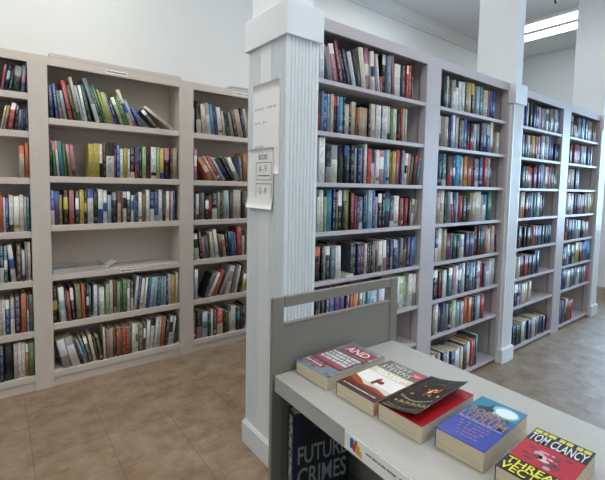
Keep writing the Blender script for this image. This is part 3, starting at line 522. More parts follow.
def make_book_mesh(name, items):
    """items: list of (V, F, kind, tint, ink, band, w, h, matrix, offset)"""
    AV, AF, mi, tint, ink, uv, uvb, sm = [], [], [], [], [], [], [], []
    for V, F, kind, tc, ic, bd, w, h, mtx in items:
        o = len(AV)
        AV += [tuple(mtx @ Vector(v)) for v in V] if mtx else V
        for f, k in zip(F, kind):
            AF.append(tuple(i + o for i in f)); mi.append(1 if k == 'p' else 0); sm.append(k == 's')
            for i in f:
                tint.append(tc); ink.append(ic)
                if k == 's': uv.append((V[i][0] / w, V[i][2] / h)); uvb.append(bd)
                else: uv.append((-5, -5)); uvb.append((2, 2))
    me = bpy.data.meshes.new(name); me.from_pydata(AV, [], AF)
    me.materials.append(M['book']); me.materials.append(M['pages'])
    me.polygons.foreach_set('material_index', mi); me.polygons.foreach_set('use_smooth', sm)
    a = me.color_attributes.new('tint', 'FLOAT_COLOR', 'CORNER'); a.data.foreach_set('color', [v for c in tint for v in (*c, 1)])
    a = me.color_attributes.new('ink', 'FLOAT_COLOR', 'CORNER'); a.data.foreach_set('color', [v for c in ink for v in (*c, 1)])
    u = me.uv_layers.new(name='spine'); u.data.foreach_set('uv', [v for c in uv for v in c])
    u = me.uv_layers.new(name='band'); u.data.foreach_set('uv', [v for c in uvb for v in c])
    me.update(); return me

parsed = []
for line in ROWS.strip().split('\n'):
    head, body = line.split(': ')
    bay, row = head.split(); row = int(row)
    toks = body.split('|')
    for i, tk in enumerate(toks):
        c, x, w, h, a = tk.split()
        col, ink = (c.split('/') + [''])[:2]
        parsed.append(dict(bay=bay, row=row, i=i, n=len(toks), col=col, ink=ink, x=OPEN[bay][0] + float(x) / 1000, w=float(w) / 1000, h=float(h) / 1000, a=R(float(a))))
CAMX = Vector((0, 0, 1.45))
FW = Vector((0.6272061, 0.7757924, -0.0689827))
for b in parsed:
    L = b['bay'][0] == 'L'
    b['y'] = (YL if L else YR) + .015
    b['z'] = (ZLs[b['bay']] if L else ZRs)[b['row']]
    dp = (Vector((b['x'], b['y'], b['z'])) - CAMX).dot(FW)
    ang = abs(b['y'] / math.hypot(b['x'], b['y']))        # spines seen obliquely show smaller
    b['area'] = b['w'] * b['h'] / dp ** 2 * ang
order = sorted(parsed, key=lambda b: -b['area'])
for k, b in enumerate(order): b['solo'] = k < 293
stuff = []
for b in parsed:
    rnd = random.Random(b['bay'] + str(b['row']) + str(b['i']))
    L = b['bay'][0] == 'L'
    w, h, a = b['w'] - .0005, b['h'], b['a']
    d = min(max(.105, h * rnd.uniform(.64, .74)), .205)
    if b['col'] == 'K': d = .15
    back = rnd.choice([0, 0, 0, .004, .008, .012])
    if b['col'] == 'K': back = .085
    V, F, kind = book_geo(w, d, h, rnd)
    tc = jit(hx(*PAL[b['col']]), rnd, .16)
    if b['ink']: ic = jit(hx(*PAL[b['ink']]), rnd, .1)
    elif b['col'] in DARK: ic = hx(*rnd.choice([(225, 222, 212), (215, 190, 110), (230, 230, 230), (200, 200, 205), (190, 120, 70)]))
    else: ic = hx(*rnd.choice([(40, 40, 45), (140, 40, 40), (40, 60, 110), (70, 70, 70), (60, 90, 70)]))
    # leaning books pivot on the lower corner on the side they lean to
    off = Vector((-w, 0, 0)) if a >= 0 else Vector((0, 0, 0))
    mtx = Matrix.Translation((b['x'] + (-.0002 if a >= 0 else .0002), b['y'] + back, b['z'] + .0003)) @ Matrix.Rotation(a, 4, 'Y')
    item = [V, F, kind, tc, ic, band_of(b['ink'], rnd), w, h, None]
    if b['solo']:
        me = make_book_mesh('book', [[[(v[0] + off.x, v[1], v[2]) for v in V], F, kind, tc, ic, item[5], w, h, None]])
        # UVs were laid for x from 0: shift back
        if off.x:
            u = me.uv_layers['spine']
            for q in u.data:
                if q.uv[0] > -4: q.uv[0] += 1
        o = bpy.data.objects.new('book', me); COL.objects.link(o); o.matrix_world = mtx
        look = NAME[b['col']]
        if b['ink'] and NAME[b['ink']] != look: look += ' and ' + NAME[b['ink']]
        if abs(a) > R(7) and len(look.split()) < 4: look = 'leaning ' + look
        nth = (ORD[b['n'] - b['i']] + ' from right') if b['bay'] == 'L0' else (ORD[b['i'] + 1] + ' from left')
        if b['bay'] != 'L0' and b['i'] == b['n'] - 1: nth = 'last at right'
        sh = 'top shelf' if b['row'] == 0 else ORD[b['row'] + 1] + ' shelf down'
        lab = f"{look} book, {nth}, {sh}, {PHR[b['bay']]}"
        if len(lab.split()) > 16: lab = f"{look} book, {nth}, {sh.replace(' down', '')}, {PHR[b['bay']]}"
        if len(lab.split()) > 16: lab = f"{NAME[b['col']]} book, {nth}, {sh.replace(' down', '')}, {PHR[b['bay']]}"
        props(o, lab, 'book', f"books on the {'top' if b['row'] == 0 else ORD[b['row'] + 1]} shelf of the {SPACE[b['bay']]}")
    else:
        item[8] = mtx @ Matrix.Translation(off)
        stuff.append(item)
# the stretches the photo's frame and the cart cut off
for bay, row, xa, xb, hm in [('L0', r, -.68, None, h) for r, h in ((0, .16), (1, .17), (3, .225), (4, .23), (5, .23), (6, .225))] + [('R1', 7, 1.31, 1.9, .2)]:
    rnd = random.Random(bay + 'x' + str(row))
    if xb is None: xb = min(q['x'] - (q['w'] if q['a'] >= 0 else 0) for q in parsed if q['bay'] == bay and q['row'] == row) - .012
    x = xa
    while True:
        w = rnd.uniform(.014, .034); h = hm * rnd.uniform(.84, 1.03)
        if x + w > xb: break
        col = rnd.choice('wwcctkkxgnnbllTedmrroyyqsGvS'); ink = rnd.choice(['', '', 'w', 'k', 'y', 'r', 'b'])
        V, F, kind = book_geo(w - .0006, min(max(.105, h * .68), .19), h, rnd)
        L = bay[0] == 'L'
        stuff.append([V, F, kind, jit(hx(*PAL[col]), rnd, .16), jit(hx(*PAL[ink or 'g']), rnd), band_of(ink, rnd), w, h,
                      Matrix.Translation((x, (YL if L else YR) + .015 + rnd.choice([0, 0, .005, .01]), (ZLs[bay] if L else ZRs)[row] + .0003))])
        x += w
me = make_book_mesh('books', stuff)
o = bpy.data.objects.new('books', me); COL.objects.link(o)
props(o, 'smaller and farther books filling the rest of the shelves in all bookcases', 'books', None, 'stuff')

# ---------------------------------------------------------------- text
def text_mesh(body, w, h, ext=.0002, bold=False, track=1.0):
    c = bpy.data.curves.new('lettering', 'FONT'); c.body = body; c.size = 1; c.extrude = 0; c.space_character = track
    c.resolution_u = 3
    if bold: c.offset = .012
    o = bpy.data.objects.new('lettering', c); COL.objects.link(o)
    dg = bpy.context.evaluated_depsgraph_get(); dg.update()
    me = bpy.data.meshes.new_from_object(o.evaluated_get(dg))
    bpy.data.objects.remove(o)
    xs = [v.co.x for v in me.vertices]; ys = [v.co.y for v in me.vertices]
    x0, x1, y0, y1 = min(xs), max(xs), min(ys), max(ys)
    for v in me.vertices:
        v.co = Vector(((v.co.x - (x0 + x1) / 2) * w / (x1 - x0), (v.co.y - (y0 + y1) / 2) * h / (y1 - y0), 0))
    return me
def set_tint(me, col):
    a = me.color_attributes.get('tint') or me.color_attributes.new('tint', 'FLOAT_COLOR', 'CORNER')
    a.data.foreach_set('color', [v for _ in range(len(me.loops)) for v in (*col, 1)])
def lettering(name, body, w, h, col, parent, mtx, mat=None, **kw):
    me = text_mesh(body, w, h, **kw); set_tint(me, col); me.materials.append(mat or M['tint_matte'])
    o = bpy.data.objects.new(name, me); COL.objects.link(o); o.parent = parent; o.matrix_local = mtx
    return o
def art(name, parent, polys, zoff=0, mtx=None, mat=None):
    """flat printed shapes: list of (points, colour, layer)"""
    V, F, C = [], [], []
    for pts, col, lay in polys:
        o = len(V); V += [(x, y, zoff + lay * .00012) for x, y in pts]; F.append(tuple(range(o, o + len(pts)))); C += [col] * len(pts)
    me = bpy.data.meshes.new(name); me.from_pydata(V, [], F)
    a = me.color_attributes.new('tint', 'FLOAT_COLOR', 'CORNER')
    a.data.foreach_set('color', [v for p in me.polygons for i in p.vertices for v in (*C[i], 1)])
    me.materials.append(mat or M['tint'])
    o = bpy.data.objects.new(name, me); COL.objects.link(o); o.parent = parent
    if mtx: o.matrix_local = mtx
    return o
def rect(x0, y0, x1, y1): return [(x0, y0), (x1, y0), (x1, y1), (x0, y1)]
def ell(cx, cy, rx, ry, n=20): return [(cx + rx * math.cos(2 * math.pi * i / n), cy + ry * math.sin(2 * math.pi * i / n)) for i in range(n)]
def marks(x0, x1, y, h, col, lay, rnd, wmin=.003, wmax=.006, gap=.0015):
    """a line of print too small to read, as short dashes"""
    out = []; x = x0
    while x < x1 - wmin:
        w = min(rnd.uniform(wmin, wmax), x1 - x); out.append((rect(x, y - h / 2, x + w, y + h / 2), col, lay)); x += w + (gap if rnd.random() < .75 else gap * 3)
    return out

# ---------------------------------------------------------------- book cart
CA = R(-1.75)
def cw(u, v, z=0): return Vector((u * math.cos(CA) - v * math.sin(CA), u * math.sin(CA) + v * math.cos(CA), z))
U0, V0 = .758, .44
cart = thing('book_cart', 'grey metal library book cart with paperbacks laid on its top', 'book cart', cw(U0, V0), CA)
def cb(name, u0, u1, v0, v1, z0, z1, bevel=.003, mat='cart'):
    return box(name, M[mat], cart, u0 - U0, u1 - U0, v0 - V0, v1 - V0, z0, z1, bevel)
VN, VF = -.03, .897              # near and far ends
for (va, vb) in ((VF, VF + .013), (VN - .013, VN)):
    cb('post', .527, .563, va, vb, .1, 1.156, .003)
    cb('post', .966, 1.0, va, vb, .1, 1.156, .003)
    cb('top_bar', .5635, .9655, va, vb, 1.126, 1.156, .003)
    m = MB(); vm = (va + vb) / 2 - V0
    m.box(.5635 - U0, .9655 - U0, vm - .004, vm + .004, .14, 1.08, 0)
    m.cyl((.7645 - U0, vm, 1.08), .006, .401, 'x', 14)
    m.build('end_panel', M['cart'], cart)
# decks: top tray with a turned down lip, two lower decks
def deck(z, name, lip, mat='cart'):
    m = MB()
    a, b = .5356, .981
    m.box(a - U0, b - U0, VN - V0 + .0005, VF - V0 - .0005, z - .008, z, .002)
    m.box(a - U0, a + .004 - U0, VN - V0 + .0005, VF - V0 - .0005, z - lip, z - .0085, .001)
    m.box(b - .004 - U0, b - U0, VN - V0 + .0005, VF - V0 - .0005, z - lip, z - .0085, .001)
    m.build(name, M[mat], cart)
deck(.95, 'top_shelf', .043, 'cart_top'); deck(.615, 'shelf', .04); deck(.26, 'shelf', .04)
m = MB(); m.box(.765 - U0, .773 - U0, VN - V0 + .001, VF - V0 - .001, .6155, .9415)
m.build('divider', M['cart'], cart)
m = MB(); m.box(.755 - U0, .763 - U0, VN - V0 + .001, VF - V0 - .001, .2605, .606)
m.build('divider', M['cart'], cart)
for u in (.56, .965):
    for v in (VF - .03, VN + .03):
        c = thing('caster', None, None); c.parent = cart; c.location = (u - U0, v - V0, 0)
        del_keys = [k for k in c.keys()]
        for k in del_keys: del c[k]
        MB().cyl((0, 0, .08), .012, .05, n=14).build('stem', M['steel'], c)
        m = MB(); m.box(-.017, -.013, -.02, .02, .03, .07); m.box(.013, .017, -.02, .02, .03, .07); m.box(-.017, .017, -.02, .02, .07, .074); m.build('fork', M['steel'], c)
        MB().cyl((0, 0, .037), .037, .024, 'x', 24).build('wheel', M['rubber'], c)
# printed label on the lip of the top shelf: faces -u
lw, lh = .245, .036
lb = box('lip_label', M['paper'], cart, .5336 - U0, .5353 - U0, .365 - V0, .61 - V0, .911, .949, .0005)
lb['label'] = 'white printed label with coloured logo on the cart edge'
# label face frame: x to the reader's right (= -v), y up, normal -u
LM = Matrix.Translation((.5333 - U0, .4875 - V0, .93)) @ Matrix(((0, 0, -1, 0), (-1, 0, 0, 0), (0, 1, 0, 0), (0, 0, 0, 1)))
rl = random.Random(4)
art('logo', lb, [(rect(-.105, -.009, -.094, .012), hx(52, 104, 176), 0), (rect(-.0955, -.012, -.088, .004), hx(196, 60, 52), 1), (rect(-.092, .0, -.083, .013), hx(190, 90, 60), 0),
                 (rect(-.087, -.013, -.076, .006), hx(232, 170, 60), 1), (rect(-.076, -.015, -.07, -.002), hx(214, 196, 120), 0)], 0, LM, M['tint_matte'])
pm = marks(-.058, .02, .003, .0042, hx(92, 94, 108), 0, rl, .002, .004, .001) + marks(.028, .115, .004, .0042, hx(92, 94, 108), 0, rl, .002, .004, .001) + marks(.045, .1, -.006, .0036, hx(110, 112, 124), 0, rl, .002, .004, .001)
art('print', lb, pm, 0, LM, M['tint_matte'])

# ---------------------------------------------------------------- the paperbacks on the cart: x = reading direction, y = up the cover, z = up
def cart_book(name, u, v, W, H, T, delta, tint, label, z=.95):
    p = cw(u, v, z)
    t = thing(name, label, 'book', (p.x, p.y, z + .0003), CA - R(90) + R(delta), 'paperbacks laid on top of the book cart')
    c = .0012
    m = MB(); m.box(-W / 2 + .0015, W / 2 - .0008, -H / 2 + .0006, H / 2 - .0006, c, T - c - .0001)
    m.build('pages', M['pages_flat'], t)
    def piece(nm, x0, x1, z0, z1, col):
        o = MB().box(x0, x1, -H / 2, H / 2, z0, z1).build(nm, M['tint'], t); set_tint(o.data, col); return o
    piece('back_cover', -W / 2, W / 2, 0, c, hx(196, 186, 164))
    piece('spine', -W / 2, -W / 2 + .0013, c, T - c, tint)
    return t, piece('front_cover', -W / 2, W / 2, T - c, T, tint), T
def on(z): return Matrix.Translation((0, 0, z))
rb = random.Random(8)
WH = hx(232, 230, 226)
# 1: blue grey collage cover with a red framed panel of white type
W, H = .131, .207
t, f, T = cart_book('paperback', .70, .822, W, H, .032, 2, hx(128, 142, 152), 'paperback with red framed white lettering, lying nearest the cart end panel')
polys = []
for _ in range(70):
    x, y = rb.uniform(-.5, .46) * W, rb.uniform(-.49, .46) * H
    s, s2 = rb.uniform(.003, .012), rb.uniform(.003, .016)
    x1, y1 = min(x + s2, W * .495), min(y + s, H * .495)
    polys.append((rect(x, y, x1, y1), jit(hx(*rb.choice([(96, 110, 122), (170, 182, 190), (70, 84, 96), (190, 196, 200), (120, 132, 128), (88, 96, 104)])), rb), 1 + rb.randrange(3)))
polys.append((rect(-.47 * W, -.27 * H, .44 * W, .16 * H), hx(150, 44, 62), 5))
polys.append((rect(-.43 * W, -.235 * H, .41 * W, .13 * H), hx(108, 112, 124), 6))
for k in range(5): polys += marks(-.41 * W, .39 * W, (.095 - .073 * k) * H, .0105, WH if k != 4 else hx(200, 70, 80), 7, rb, .003, .009, .0015)
polys.append((rect(-.47 * W, -.39 * H, .1 * W, -.31 * H), hx(170, 52, 66), 5)); polys += marks(-.45 * W, .1 * W, -.35 * H, .008, hx(220, 210, 212), 6, rb, .006, .012, .002)
polys.append((rect(-.36 * W, .2 * H, .42 * W, .41 * H), hx(166, 62, 74), 5))
art('cover_print', f, polys, T + .0001)
lettering('title_lettering', 'AND', .082, .03, WH, f, on(T + .0012), bold=True).location.y = .305 * H
# 2: taupe cover, pale sky over reddish grass
W, H = .12, .196
t, f, T = cart_book('paperback', .707, .672, W, H, .033, 2.8, hx(112, 110, 104), 'paperback with pale sky, red-brown grass and grey author band on its cover')
polys = [(rect(-.5 * W, -.30 * H, .5 * W, .22 * H), hx(216, 208, 192), 1), (rect(-.5 * W, -.2 * H, .5 * W, .06 * H), hx(238, 238, 236), 2),
         ([(-.5 * W, -.37 * H), (.5 * W, -.37 * H), (.5 * W, -.30 * H), (.2 * W, -.25 * H), (-.1 * W, -.28 * H), (-.3 * W, -.2 * H), (-.5 * W, -.16 * H)], hx(150, 78, 44), 3),
         ([(-.5 * W, -.37 * H), (.5 * W, -.37 * H), (.5 * W, -.335 * H), (.1 * W, -.31 * H), (-.2 * W, -.33 * H), (-.5 * W, -.26 * H)], hx(112, 38, 26), 4),
         ([(-.06 * W, -.2 * H), (.02 * W, -.21 * H), (.04 * W, -.05 * H), (.0 * W, .0 * H), (-.05 * W, -.06 * H)], hx(130, 40, 46), 4),
         ([(-.05 * W, -.1 * H), (.12 * W, -.06 * H), (.17 * W, -.1 * H), (.14 * W, -.14 * H), (.04 * W, -.14 * H)], hx(120, 36, 46), 5),
         (rect(-.5 * W, -.5 * H, .5 * W, -.37 * H), hx(70, 50, 46), 3)]
polys += marks(-.42 * W, .42 * W, -.425 * H, .004, hx(220, 210, 200), 5, rb, .002, .005, .001)
polys += marks(-.36 * W, .4 * W, .155 * H, .009, hx(246, 244, 236), 5, rb, .006, .012, .003)
polys += marks(-.3 * W, .3 * W, .10 * H, .007, hx(248, 246, 240), 5, rb, .006, .012, .003)
polys += [(ell(.38 * W, .38 * H, .017, .013), hx(200, 60, 76), 6), (rect(.3 * W, .375 * H, .46 * W, .39 * H), hx(240, 200, 205), 7), (rect(.32 * W, .35 * H, .44 * W, .362 * H), hx(240, 200, 205), 7)]
art('cover_print', f, polys, T + .0001)
lettering('author_lettering', 'CHEVY', .062, .019, hx(228, 226, 220), f, Matrix.Translation((-.008, .405 * H, T + .0012)), bold=True, track=1.25)
lettering('author_lettering', 'STEVENS', .086, .019, hx(228, 226, 220), f, Matrix.Translation((-.006, .29 * H, T + .0012)), bold=True, track=1.2)
# 3: red page block cover under a lifted black front cover
W, H = .113, .196
t, f, T = cart_book('paperback', .717, .547, W, H, .036, 3.6, hx(176, 30, 38), 'paperback with curled black front cover lifting off its red first page')
f.name = 'inner_cover'; f['label'] = 'red inner cover page'
art('cover_print', f, marks(.2 * W, .46 * W, .3 * H, .004, hx(110, 14, 20), 1, rb), T + .0001)
# curled sheet: s from the hinge (far side, spine) to the free edge
N, NY = 16, 10
def curl(s, yy=0):
    k = s / W
    return (-W / 2 + s * (1 - .12 * k * k), T + .0004 + .027 * k ** 1.7 * (1 + .12 * yy) - .006 * k ** 4)
def curl_sheet(name, s0, s1, y0, y1, off, th=.0007, n=12):
    V, F = [], []
    for lay in (0, 1):
        for i in range(n + 1):
            for j in range(NY + 1):
                s = s0 + (s1 - s0) * i / n; yy = y0 + (y1 - y0) * j / NY
                x, z = curl(s, yy / H * 2); V.append((x, yy, z + off + lay * th))
    q = (n + 1) * (NY + 1)
    for i in range(n):
        for j in range(NY):
            a = i * (NY + 1) + j; b = a + NY + 1
            F.append((a + q, b + q, b + 1 + q, a + 1 + q)); F.append((a, a + 1, b + 1, b))
    rim = [i * (NY + 1) for i in range(n + 1)] + [n * (NY + 1) + j for j in range(1, NY + 1)] + [i * (NY + 1) + NY for i in range(n - 1, -1, -1)] + [j for j in range(NY - 1, 0, -1)]
    for a, b in zip(rim, rim[1:] + rim[:1]): F.append((a, b, b + q, a + q))
    me = bpy.data.meshes.new(name); me.from_pydata(V, [], F)
    for p_ in me.polygons: p_.use_smooth = True
    me.materials.append(M['tint']); o = bpy.data.objects.new(name, me); COL.objects.link(o)
    return o
cs = curl_sheet('front_cover', 0, W, -H / 2, H / 2, 0); set_tint(cs.data, hx(40, 36, 34)); cs.parent = t; cs['label'] = 'black front cover curling upward'
def curled_art(name, polys):
    V, F, C = [], [], []
    for pts, col, lay in polys:
        # subdivide so the print follows the curl
        o = len(V)
        for x, y in pts:
            cx, cz = curl(x + W / 2, y / H * 2); V.append((cx, y, cz + .0009 + lay * .00015))
        F.append(tuple(range(o, o + len(pts)))); C += [col] * len(pts)
    me = bpy.data.meshes.new(name); me.from_pydata(V, [], F)
    a = me.color_attributes.new('tint', 'FLOAT_COLOR', 'CORNER')
    a.data.foreach_set('color', [v for p in me.polygons for i in p.vertices for v in (*C[i], 1)])
    me.materials.append(M['tint']); o = bpy.data.objects.new(name, me); COL.objects.link(o); o.parent = cs
gold = hx(190, 160, 96); P3 = []
for i in range(6):
    x = (-.36 + .145 * i) * W; P3.append((rect(x, -.33 * H, x + .05 * W, -.29 * H), gold, 1)); P3.append((rect(x + .012, -.36 * H, x + .012 + .02 * W, -.26 * H), gold, 2))
for i in range(12):
    x = -.42 * W + .068 * W * i; P3.append((rect(x, (-.17 - .07 * math.sin(math.pi * i / 11)) * H, x + .062 * W, (-.155 - .07 * math.sin(math.pi * i / 11)) * H), hx(200, 190, 170), 1))
    P3.append((rect(x, (-.42 - .03 * math.sin(math.pi * i / 11)) * H, x + .062 * W, (-.41 - .03 * math.sin(math.pi * i / 11)) * H), hx(150, 130, 90), 1))
for k in range(26):
    x, y = rb.gauss(-.02, .2) * W, rb.gauss(.05, .09) * H
    x = max(-.44 * W, min(.4 * W, x)); s = rb.uniform(.003, .009)
    P3.append((rect(x, y, x + s, y + s * rb.uniform(.5, 1.6)), hx(*rb.choice([(214, 130, 60), (232, 190, 110), (150, 60, 40), (190, 90, 50), (245, 226, 180), (110, 50, 36)])), 3 + k % 4))
for i in range(9):
    x = -.4 * W + .085 * W * i; P3.append((rect(x, (.27 + .05 * math.sin(math.pi * i / 8)) * H, x + .06 * W, (.285 + .05 * math.sin(math.pi * i / 8)) * H), hx(140, 112, 60), 1))
curled_art('cover_print', P3)
# 4: blue thriller with bronze lettering
W, H = .098, .184
t, f, T = cart_book('paperback', .735, .424, W, H, .039, 4.5, hx(28, 58, 158), 'thick blue paperback with bronze lettering and a glowing ship silhouette')
polys = [(rect(-.5 * W, .02 * H, .5 * W, .5 * H), hx(34, 92, 146), 1), (rect(-.5 * W, .2 * H, .5 * W, .5 * H), hx(42, 128, 160), 2),
         (ell(.16 * W, .32 * H, .3 * W, .13 * H), hx(120, 190, 208), 3), (ell(.2 * W, .33 * H, .22 * W, .095 * H), hx(214, 236, 240), 4),
         ([(-.34 * W, .2 * H), (-.02 * W, .2 * H), (-.02 * W, .3 * H), (-.08 * W, .31 * H), (-.1 * W, .4 * H), (-.13 * W, .41 * H), (-.16 * W, .33 * H), (-.24 * W, .3 * H), (-.34 * W, .27 * H)], hx(20, 50, 72), 5),
         (rect(-.46 * W, -.09 * H, .46 * W, -.07 * H), hx(110, 160, 220), 3)]
for k in range(5): polys += marks(-.34 * W + .004 * k, .3 * W, (-.15 - .062 * k) * H, .0055, hx(128, 96, 150), 3, rb, .004, .009, .002)
art('cover_print', f, polys, T + .0001)
BR = hx(172, 132, 104)
lettering('author_lettering', 'ROBERT', .078, .024, BR, f, Matrix.Translation((0, .155 * H, T + .0011)), bold=True)
lettering('author_lettering', 'LUDLUM', .088, .028, BR, f, Matrix.Translation((0, .0 * H, T + .0011)), bold=True)
# 5: black, red and yellow thriller
W, H = .1, .17
t, f, T = cart_book('paperback', .727, .298, W, H, .035, 3.5, hx(24, 24, 26), 'black and red paperback with yellow title, nearest the bottom right corner')
polys = [(rect(-.5 * W, -.22 * H, .5 * W, .2 * H), hx(178, 26, 46), 1)]
for _ in range(22):
    x, y = rb.gauss(-.02, .18) * W, rb.gauss(-.02, .07) * H
    polys.append((ell(x, y, rb.uniform(.004, .012), rb.uniform(.002, .006), 10), jit(hx(*rb.choice([(200, 150, 160), (150, 40, 60), (110, 60, 80), (220, 190, 196), (90, 50, 60)])), rb), 2 + rb.randrange(4)))
polys += marks(-.48 * W, .48 * W, .44 * H, .012, hx(206, 200, 70), 2, rb, .006, .014, .002)
art('cover_print', f, polys, T + .0001)
lettering('author_lettering', 'TOM CLANCY', .094, .03, hx(214, 218, 222), f, Matrix.Translation((0, .295 * H, T + .0011)), bold=True)
lettering('title_lettering', 'THREAT', .09, .02, hx(226, 220, 70), f, Matrix.Translation((0, -.305 * H, T + .0011)), bold=True)
lettering('title_lettering', 'VECTOR', .092, .02, hx(226, 220, 70), f, Matrix.Translation((0, -.425 * H, T + .0011)), bold=True)

# ---------------------------------------------------------------- FUTURE CRIMES, standing on the cart's lower shelf
BW, BT, BH = .162, .044, .252
c0 = cw(.556, .83, 0)
fc = thing('hardcover_book', 'dark FUTURE CRIMES hardcover book standing on the shelf inside the cart', 'book', (c0.x, c0.y, .6155), R(-14))
def pc(nm, a, b, c, d, e, f_, col=None, mat='tint'):
    o = MB().box(a, b, c, d, e, f_, .0006).build(nm, M[mat], fc)
    if col: set_tint(o.data, col)
    return o
fcov = pc('front_cover', .002, BW, 0, .003, 0, BH, hx(26, 30, 38))
pc('back_cover', .002, BW, BT - .003, BT, 0, BH, hx(24, 26, 32))
sp = pc('spine', -.001, .0018, .0, BT, 0, BH, hx(20, 22, 26))
pc('pages', .003, BW - .004, .0032, BT - .0032, .003, BH - .003, None, 'pages')
FM = lambda x, z, y=-.0004: Matrix.Translation((x, y, z)) @ Matrix.Rotation(R(90), 4, 'X')
art('cover_print', fcov, [(rect(.0025, .0, .012, BH - .001), hx(28, 44, 92), 0), (rect(.04, .18, .13, .2), hx(36, 42, 48), 0), (rect(.05, .206, .12, .212), hx(70, 76, 82), 0), (rect(.055, .165, .14, .178), hx(44, 50, 56), 0)], 0, Matrix.Translation((0, -.0002, 0)) @ Matrix.Rotation(R(90), 4, 'X'), M['tint_matte'])
GR = hx(150, 154, 158)
lettering('title_lettering', 'FUTURE', .142, .048, GR, fcov, FM(.082, .138), bold=True)
lettering('title_lettering', 'CRIMES', .142, .052, GR, fcov, FM(.082, .078), bold=True)
lettering('spine_lettering', 'FUTURE CRIMES', .175, .022, hx(206, 208, 208), sp, Matrix.Translation((-.0014, BT / 2, .15)) @ Matrix(((0, 0, -1, 0), (0, -1, 0, 0), (-1, 0, 0, 0), (0, 0, 0, 1))), bold=True)

# ---------------------------------------------------------------- paper signs taped to the near column (its -x face)
SX = 1.0742
# frame: x to the reader's right = -y, y up, normal -x
def SM(y, z, x=SX): return Matrix.Translation((x, y, z)) @ Matrix(((0, 0, -1, 0), (-1, 0, 0, 0), (0, 1, 0, 0), (0, 0, 0, 1)))
def sheet(name, label, y0, y1, z0, z1, x, mat, bulge=.0, curl_=0, skew=0):
    t = thing(name, label, 'sign', (x, (y0 + y1) / 2, z0))
    V, F = [], []; n = 10
    for lay in (0, 1):
        for i in range(n + 1):
            for j in range(n + 1):
                a, b = i / n, j / n
                xx = -(bulge * math.sin(math.pi * a)) - curl_ * max(0, .28 - b) ** 2 * 12 - lay * .0006
                V.append((xx, (a - .5) * (y1 - y0) + skew * (1 - b), b * (z1 - z0)))
    q = (n + 1) ** 2
    for i in range(n):
        for j in range(n):
            a = i * (n + 1) + j; b = a + n + 1
            F.append((a, a + 1, b + 1, b)); F.append((a + q, b + q, b + 1 + q, a + 1 + q))
    rim = [i * (n + 1) for i in range(n + 1)] + [n * (n + 1) + j for j in range(1, n + 1)] + [i * (n + 1) + n for i in range(n - 1, -1, -1)] + [j for j in range(n - 1, 0, -1)]
    for a, b in zip(rim, rim[1:] + rim[:1]): F.append((a, a + q, b + q, b))
    me = bpy.data.meshes.new('sheet'); me.from_pydata(V, [], F); me.materials.append(mat)
    for p_ in me.polygons: p_.use_smooth = True
    o = bpy.data.objects.new('sheet', me); COL.objects.link(o); o.parent = t
    return t, o
t, o = sheet('paper_sign', 'faded upper paper sheet taped on the fluted column', 1.668, 1.928, 1.50, 1.955, SX, M['paper_old'], .001)
rs = random.Random(3)
P = marks(-.10, .1, .33, .012, hx(205, 208, 208), 0, rs, .01, .03, .008) + marks(-.1, .02, .26, .01, hx(210, 213, 213), 0, rs, .01, .03, .008) + marks(-.1, .0, .14, .01, hx(208, 211, 211), 0, rs, .01, .03, .008)
P += marks(-.03, .04, .10, .012, hx(188, 192, 193), 0, rs, .006, .012, .006) + marks(-.05, .06, .05, .01, hx(194, 198, 199), 0, rs, .006, .014, .006)
art('print', o, P, .0022, Matrix(((0, 0, -1, 0), (-1, 0, 0, 0), (0, 1, 0, 0), (0, 0, 0, 1))), M['tint_matte'])
t, o = sheet('paper_sign', 'lower white paper sign with two lettered boxes on the column', 1.712, 1.968, 1.325, 1.632, SX - .0035, M['paper'], .0012, .013, .0)
fr = []
dk = hx(112, 116, 120)
def frame(x0, y0, x1, y1, w=.003):
    return [(rect(x0, y0, x1, y0 + w), dk, 0), (rect(x0, y1 - w, x1, y1), dk, 0), (rect(x0, y0, x0 + w, y1), dk, 0), (rect(x1 - w, y0, x1, y1), dk, 0)]
TM = Matrix(((0, 0, -1, 0), (-1, 0, 0, 0), (0, 1, 0, 0), (0, 0, 0, 1)))
fr += frame(-.035, .145, .115, .235) + frame(-.035, .03, .115, .128) + [(rect(-.015, .165, .1, .17), dk, 0), (rect(-.015, .047, .1, .051), dk, 0)]
art('print', o, fr, .0032, TM, M['tint_matte'])
L2 = lambda x, y: TM @ Matrix.Translation((x, y, .0036))
lettering('lettering', 'BOOKS', .085, .028, hx(140, 144, 148), o, L2(.035, .262), bold=True)
lettering('lettering', 'A - F', .075, .03, hx(100, 104, 108), o, L2(.032, .202))
lettering('lettering', 'G - P', .075, .03, hx(100, 104, 108), o, L2(.032, .09))

